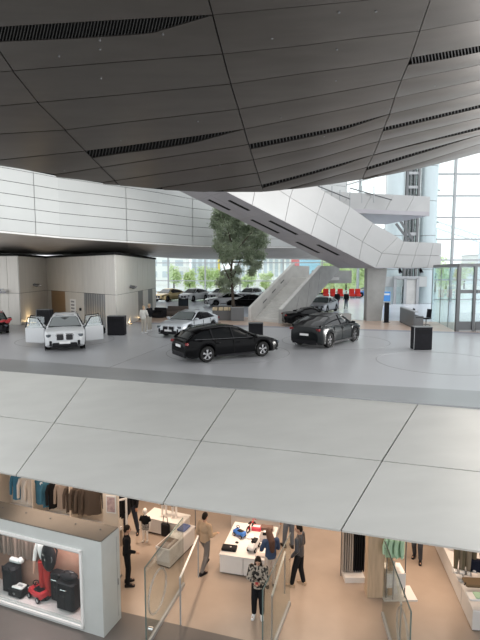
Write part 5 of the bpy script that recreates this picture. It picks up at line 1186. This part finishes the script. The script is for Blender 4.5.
for k in range(4): garment('mint_shirt', ['mint green shirt closest to the oak column', 'mint green shirt second from the oak column', 'mint green shirt third from the oak column', 'mint green shirt at the outer end of the rail'][k], 'shirt', a_.lerp(b_, .2+k*.2), R(28+k*14), mint, .42, .66, .09, group='mint shirts on the short rail')
t = thing('white_shelf_box', 'white shelf block below the mint shirts', 'shelf', (a_.x+.25, a_.y+.2, SHOP)); B('block', M['shopwhite'], (0, 0, .55), (.5, .5, .4), t); B('legs_panel', M['shopwhite'], (0, .1, .18), (.44, .3, .36), t); B('base', M['shopwhite'], (.12, 0, .02), (.9, .6, .04), t)
# --- long counter on the right
ca_, cb_ = Vector((5.70, 10.96, SHOP)), Vector((6.26, 14.68, SHOP)); cdv = cb_-ca_; cang = math.atan2(cdv.y, cdv.x)
ct = thing('long_counter', 'long low white display counter running along the shop', 'counter', ca_, cang); CL = cdv.length
B('side_panel', M['table_side'], (CL/2, -.015, .28), (CL, .03, .50), ct); B('top', M['shopwhite'], (CL/2, -.95, .54), (CL+.02, 1.9, .04), ct); B('end_panel', M['table_side'], (.015, -.95, .28), (.03, 1.84, .50), ct); B('toe_kick', M['black'], (CL/2, -.92, .02), (CL-.05, 1.8, .04), ct); B('raised_top', M['shopwhite'], (CL*.44, -1.2, .68), (CL*.7, 1.2, .24), ct); B('side_joint', M['msteel'], (.9, .002, .28), (.01, .006, .48), ct)
cmx = wm(ct)
def CP(px, py, h): 
    p = P(px, py, z=SHOP+h); return p
def ontop(px, py, h): return P(px, py, z=SHOP+h+.002)
q = ontop(475, 571, .80); t = thing('tote_bag', 'navy handbag on the long white counter', 'bag', q, R(-20)); MB().rbox((0, 0, .17), (.42, .16, .34), .05).build('body', cm('bag_navy', (.012, .015, .03), .5), t); MB().tube([(-.12, 0, .33), (-.09, 0, .55), (.09, 0, .55), (.12, 0, .33)], .014).build('handle', M['bag_navy'], t)
q = ontop(474, 584, .80); t = thing('folded_trousers', 'khaki folded trousers on the long white counter', 'clothes', q, R(-5)); MB().rbox((0, 0, .04), (.5, .34, .08), .025).build('cloth', cm('khaki', (.17, .12, .07), .8), t); MB().tube([(-.24, -.1, .09), (-.3, -.14, .05)], .012).build('belt', M['black'], t)
q = ontop(478, 598, .80); t = thing('folded_shirt', 'mint and white folded shirts near the counter end', 'shirt', q, R(-5)); MB().rbox((0, 0, .03), (.5, .3, .05), .02).build('cloth', M['plate'], t); MB().rbox((.06, 0, .07), (.3, .24, .03), .012).build('folded_top', mint, t)
for i, (px, py, mt, lb) in enumerate([(459, 571, cm('pants_olive', (.13, .11, .07), .8), 'mannequin legs in olive trousers on the counter'), (464.5, 572, cm('pants_khaki', (.22, .18, .13), .8), 'mannequin legs in khaki trousers on the counter'), (470, 569, M['pants_olive'], 'mannequin legs in dark trousers behind the navy handbag')]):
    q = ontop(px, py, .80); t = thing('mannequin', lb, 'mannequin', q, R(160))
    for s_ in (-1, 1): MB().tube([(s_*.08, 0, .75), (s_*.08, .03, .40), (s_*.09, 0, .06)], [.085, .07, .05], 10).build('trouser_leg', mt, t, smooth=True); MB().rbox((s_*.09, .05, .035), (.08, .22, .07), .025).build('shoe', M['plate'], t)
    B('base', M['msteel'], (0, 0, .003), (.34, .30, .006), t)
q = ontop(478, 560, .80); t = thing('pink_blouse', 'pink top on a stand at the edge of the counter', 'top', (q.x, q.y+.1, q.z)); MB().cyl((0, 0, 0), (0, 0, .5), .015).build('stand', M['dsteel'], t); MB().sph((0, 0, .62), (.22, .10, .26), 12, 8).build('cloth', cm('pink', (.70, .06, .20), .8), t, smooth=True)
q = ontop(446, 548, .56); t = thing('white_box', 'white box at the rear end of the long counter', 'box', (q.x+.25, q.y, q.z), cang); MB().rbox((0, 0, .05), (.3, .4, .10), .02).build('box', M['plate'], t); B('lid', M['shopwhite'], (0, 0, .105), (.32, .42, .02), t)
q = ontop(455, 577, .56); t = thing('shoe_card', 'white card sign at the rim of the long counter', 'card', (q.x+.14, q.y, q.z), cang); MB().rbox((0, 0, .02), (.42, .22, .04), .01).build('card', M['plate'], t); B('stand', M['msteel'], (0, -.06, .05), (.1, .02, .04), t)

# ================================================ 12. PEOPLE
def person(label, loc, rz, h=1.75, bulk=1.0, top=None, bottom=None, hair=None, shoes=None, pose=None, long_hair=False, coat=0.0, vox=.010, cap_=None):
    s = h/1.75; J = dict(head=(0, .03, 1.645), tilt=0.0, yaw=0.0,
        sL=(-.185, 0, 1.42), sR=(.185, 0, 1.42), eL=(-.235, -.02, 1.14), eR=(.235, -.02, 1.14), wL=(-.24, .08, .90), wR=(.24, .08, .90),
        hL=(-.09, 0, .92), hR=(.09, 0, .92), kL=(-.10, .03, .50), kR=(.10, .03, .50), aL=(-.11, 0, .085), aR=(.11, 0, .085), tL=0.0, tR=0.0, curl=.5, lean=0.0)
    J.update(pose or {}); t = thing('person', label, 'person', loc, rz); t.scale = (s, s, s)
    V = lambda k: Vector(J[k])
    def remesh(o, v, sm=3):
        m = o.modifiers.new('r', 'REMESH'); m.mode = 'VOXEL'; m.voxel_size = v; m.use_smooth_shade = True
        k = o.modifiers.new('s', 'SMOOTH'); k.factor = .5; k.iterations = sm; return o
    hm = Matrix.Rotation(J['yaw'], 3, 'Z') @ Matrix.Rotation(J['tilt'], 3, 'X'); hc = V('head')
    H = lambda x, y, z: hc + hm @ Vector((x, y, z))
    b = MB()
    b.sph(hc, (.074, .092, .11), 16, 12, hm); b.sph(H(0, .03, -.065), (.052, .058, .055), 12, 8, hm)
    b.cap(H(0, .088, .0), H(0, .108, -.022), .010, .015, 8); b.sph(H(0, .088, -.052), (.024, .012, .010), 8, 6, hm)
    for q in (-1, 1): b.sph(H(q*.076, -.005, -.01), (.012, .02, .03), 8, 6, hm)
    b.cap(Vector((0, -.005, 1.40)), H(0, -.02, -.07), .058, .052, 12)
    b.sph((0, 0, 1.28), (.145, .09, .18), 16, 10); b.sph((0, 0, 1.10), (.125, .08, .15), 16, 10); b.sph((0, 0, .95), (.14, .09, .12), 16, 10); b.cap(V('sL'), V('sR'), .05, .05, 10)
    for q in 'LR':
        sg = -1 if q == 'L' else 1; sh, el, wr, hp, kn, an = V('s'+q), V('e'+q), V('w'+q), V('h'+q), V('k'+q), V('a'+q)
        b.cap(sh, el, .046, .038); b.cap(el, wr, .038, .024); b.cap(hp, kn, .075, .05); b.cap(kn, an, .05, .034)
        toe = Vector((sg*.03, .15*math.cos(J['t'+q]), -.05+.10*math.sin(J['t'+q]))); b.cap(an+Vector((0, -.03, -.04)), an+toe, .032, .026)
        # hand: palm, four fingers, thumb
        f = (wr-el).normalized(); side_ = Vector((1, 0, 0)) if abs(f.x) < .8 else Vector((0, 1, 0)); side_ = (side_-f*side_.dot(f)).normalized(); pn = f.cross(side_)*1.0
        if pn.dot(Vector((-sg, 0, 0))+Vector((0, -.4, 0))) < 0: pn = -pn
        sp = f.cross(pn).normalized(); 
        pc = wr+f*.055; 
        b.cap(wr+f*.02-sp*.018, pc+f*.02-sp*.022, .015, .014, 8); b.cap(wr+f*.02+sp*.018, pc+f*.02+sp*.022, .015, .014, 8); b.cap(wr+f*.015, pc+f*.022, .018, .016, 8)
        for i, (off, ln) in enumerate(((-.034, .062), (-.012, .072), (.012, .068), (.033, .052))):
            k0 = wr+f*.085+sp*off; k1 = k0+(f+pn*J['curl']*.6).normalized()*ln*.5; k2 = k1+(f*(1-.4*J['curl'])+pn*J['curl']*1.4).normalized()*ln*.5
            b.cap(wr+f*.06+sp*off*.8, k0, .0105, .010, 6); b.cap(k0, k1, .0100, .0092, 6); b.cap(k1, k2, .0092, .0082, 6)
        th = sp*(-1 if sp.y < 0 else 1) ; t0 = wr+f*.03+th*.025; t1 = t0+(f*.5+th*.7+pn*.4).normalized()*.035; t2 = t1+(f*.8+th*.25+pn*.5).normalized()*.03
        b.cap(t0, t1, .013, .011, 6); b.cap(t1, t2, .011, .009, 6)
    remesh(b.build('body', M['skin'], t), vox, 2)
    for q in (-1, 1):
        e = MB(); e.sph(H(q*.030, .078, .008), (.014, .012, .009), 10, 6, hm); e.build('eye', M['black'], t, smooth=True)
    mo = MB(); mo.sph(H(0, .099, -.053), (.022, .006, .005), 8, 6, hm); mo.build('mouth', cm('lips', (.36, .13, .11), .5), t)
    # top
    c = MB(); c.sph((0, 0, 1.29), (.178, .118, .20), 18, 12); c.sph((0, 0, 1.10), (.165, .112, .18), 18, 12); c.cap(V('sL')*1.0, V('sR'), .066, .066, 12); c.cyl((0, -.005, 1.40), (0, .0, 1.50), .085, .066, 14)
    c.loft([[Vector((.165*math.cos(2*PI*i/18), .115*math.sin(2*PI*i/18), 1.12)) for i in range(18)], [Vector(((.172+coat*.08)*math.cos(2*PI*i/18), (.122+coat*.06)*math.sin(2*PI*i/18), .90-coat)) for i in range(18)]])
    for q in 'LR': c.cap(V('s'+q), V('e'+q), .068*bulk, .056*bulk**1.5, 12); c.cap(V('e'+q), V('e'+q).lerp(V('w'+q), .93), .054*bulk**1.5, .040*bulk, 12)
    remesh(c.build('jacket', top, t), .014, 3)
    l = MB(); l.sph((0, 0, .95), (.165, .112, .13), 18, 10)
    for q in 'LR': l.cap(V('h'+q), V('k'+q), .096, .072*bulk, 12); l.cap(V('k'+q), V('a'+q)+Vector((0, 0, .03*(bulk > 1))), .070*bulk, .056*bulk, 12)
    remesh(l.build('trousers', bottom, t), .014, 3)
    for q in 'LR':
        an = V('a'+q); sg = -1 if q == 'L' else 1; m = MB(); rt = Matrix.Rotation(J['t'+q], 3, 'X') @ Matrix.Rotation(-sg*.15, 3, 'Z')
        rings = [[an + rt @ Vector((a*wd, y, -.085+(zz if b_ else 0))) for a, b_ in ((-1, 0), (1, 0), (.85, 1), (-.85, 1))] for y, wd, zz in ((-.085, .030, .07), (-.05, .042, .10), (.03, .045, .09), (.11, .048, .065), (.165, .044, .05), (.195, .026, .035))]
        m.loft(rings); m.build('shoe', shoes, t, smooth=True)
    hh = MB(); hh.sph(H(0, -.018, .026), (.083, .093, .104), 16, 12, hm); hh.sph(H(0, -.05, -.02), (.074, .062, .08), 14, 10, hm)
    if long_hair:
        nk = Vector((0, -.10, 1.44)); hh.cap(H(0, -.06, 0), nk, .08, .09, 12); hh.cap(nk, Vector((0, -.15, 1.20)), .095, .07, 12)
        for q in (-1, 1): hh.cap(H(q*.066, -.01, .02), Vector((q*.085, -.02, 1.45)), .028, .034, 8); hh.cap(Vector((q*.085, -.02, 1.45)), Vector((q*.10, .07, 1.33)), .034, .03, 8)
    remesh(hh.build('hair', hair, t), .012, 2)
    return t
def feet(px, py): q = S(px, py); return (q.x, q.y, SHOP)
beige = cm('beige_shirt', (.46, .33, .22), .8); greyp = cm('grey_trousers', (.16, .145, .135), .8); blk = jk
leather = mat('leather_jacket', (.040, .043, .052), .28, spec=.6); camo = cm('camo_jacket', (.028, .026, .024), .8, col2=(.42, .36, .30), scale=13); bluesw = cm('blue_sweater', (.055, .085, .16), .8); whites = M['plate']; tan_sh = cm('tan_shoe', (.40, .29, .20), .7); paleskirt = cm('pale_trousers', (.62, .52, .45), .8); denim = cm('denim', (.13, .15, .18), .8)
person('man in a beige shirt and grey trousers striding past the product table', feet(205, 570), R(-38), 1.76, 1.1, beige, greyp, M['hairdark'], M['black'],
       dict(kL=(-.10, .20, .54), aL=(-.11, .12, .16), kR=(.10, -.03, .50), aR=(.10, -.24, .09), tL=.25, tR=0, wR=(.22, .26, 1.10), eR=(.24, .02, 1.13), wL=(-.24, .02, .90), eL=(-.23, -.05, 1.14), tilt=-.25))
ph_ = person('woman in a black and cream patterned jacket looking down at her phone', feet(258, 616), R(172), 1.64, 1.25, camo, blk, M['hairdark'], whites,
       dict(eL=(-.24, .06, 1.14), eR=(.24, .06, 1.14), wL=(-.07, .24, 1.14), wR=(.07, .24, 1.14), tilt=-.55, head=(0, .06, 1.63), curl=1.0), long_hair=True, coat=.05)
t = thing('phone', 'red mobile phone held by the woman in the patterned jacket', 'phone', wm(ph_) @ Vector((0, .335, 1.16)), R(172)); MB().rbox((0, 0, 0), (.075, .012, .15), .005, rot=Matrix.Rotation(-.5, 3, 'X')).build('case', cm('phone_red', (.45, .03, .04), .4), t); MB().box((0, -.009, .004), (.066, .004, .135), rot=Matrix.Rotation(-.5, 3, 'X')).build('screen', M['black'], t)
person('man in a black leather jacket and tan shoes standing by the glass screen', feet(299, 586), R(62), 1.80, 1.1, leather, blk, M['hairdark'], tan_sh,
       dict(kL=(-.10, .10, .50), aL=(-.12, .16, .085), kR=(.10, .0, .50), aR=(.12, -.08, .085), wL=(-.22, .14, .92), wR=(.22, .10, .92), tilt=-.15, yaw=.3))
person('woman with long brown hair and blue sweater leaning over the product table', (S(270, 589).x+.02, 12.62, SHOP), R(14), 1.68, 1.1, bluesw, paleskirt, M['hairbrown'], M['black'],
       dict(head=(-.02, .14, 1.60), wL=(-.20, .30, .98), eL=(-.25, .08, 1.14), wR=(.20, .28, 1.02), eR=(.24, .05, 1.14), tilt=-.5), long_hair=True)
person('person in a dark jacket and jeans standing beyond the product table', feet(289, 548), R(20), 1.78, 1.1, blk, denim, M['hairdark'], M['black'], dict(aL=(-.11, .12, .085), kL=(-.1, .09, .5)))
person('person in black clothes standing behind the corner of the kiosk', (-3.17, 12.72, SHOP), R(-75), 1.74, 1.1, blk, blk, M['hairdark'], M['black'], dict(tilt=-.2, wR=(.2, .22, 1.05)))
person('person in black with dark jeans standing with legs apart near the bench', feet(131, 532), R(175), 1.80, 1.1, blk, cm('dark_jeans', (.035, .04, .055), .8), M['hairdark'], M['black'], dict(kL=(-.17, .02, .5), aL=(-.24, .02, .085), kR=(.17, 0, .5), aR=(.24, 0, .085)))
person('person in dark grey clothes walking beyond the mint shirts', feet(417, 560), R(150), 1.74, 1.1, cm('charcoal', (.05, .055, .065), .8), M['charcoal'], M['hairdark'], M['black'], dict(kL=(-.10, .15, .52), aL=(-.11, .10, .10), aR=(.10, -.15, .085)))
# upstairs
q = P(144, 333, z=0); person('blond woman in pale clothes standing with a companion by the pavilion', (q.x, q.y, 0), R(-20), 1.70, 1.1, cm('pale_top', (.62, .60, .56), .8), cm('cream_trousers', (.50, .46, .40), .8), M['hairblond'], whites, dict(wR=(.10, .24, 1.2), eR=(.24, .08, 1.16)), vox=.014)
q = P(149, 331, z=0); person('woman in a black top and cream trousers facing her companion by the pavilion', (q.x+.03, q.y+.1, 0), R(60), 1.74, 1.1, blk, M['cream_trousers'], M['hairblond'], whites, dict(wL=(-.10, .24, 1.2), eL=(-.24, .08, 1.16)), vox=.014)
q = P(337, 308.5, z=0); person('man in a black suit and white shirt beside a colleague beyond the stair', (q.x, q.y, 0), R(175), 1.78, 1.1, blk, cm('suit_blue', (.05, .06, .09), .8), M['hairdark'], M['black'], vox=.016)
q = P(346, 308.5, z=0); person('man in a black suit turned sideways beside his colleague beyond the stair', (q.x, q.y, 0), R(150), 1.76, 1.1, blk, M['suit_blue'], M['hairdark'], M['black'], vox=.016)
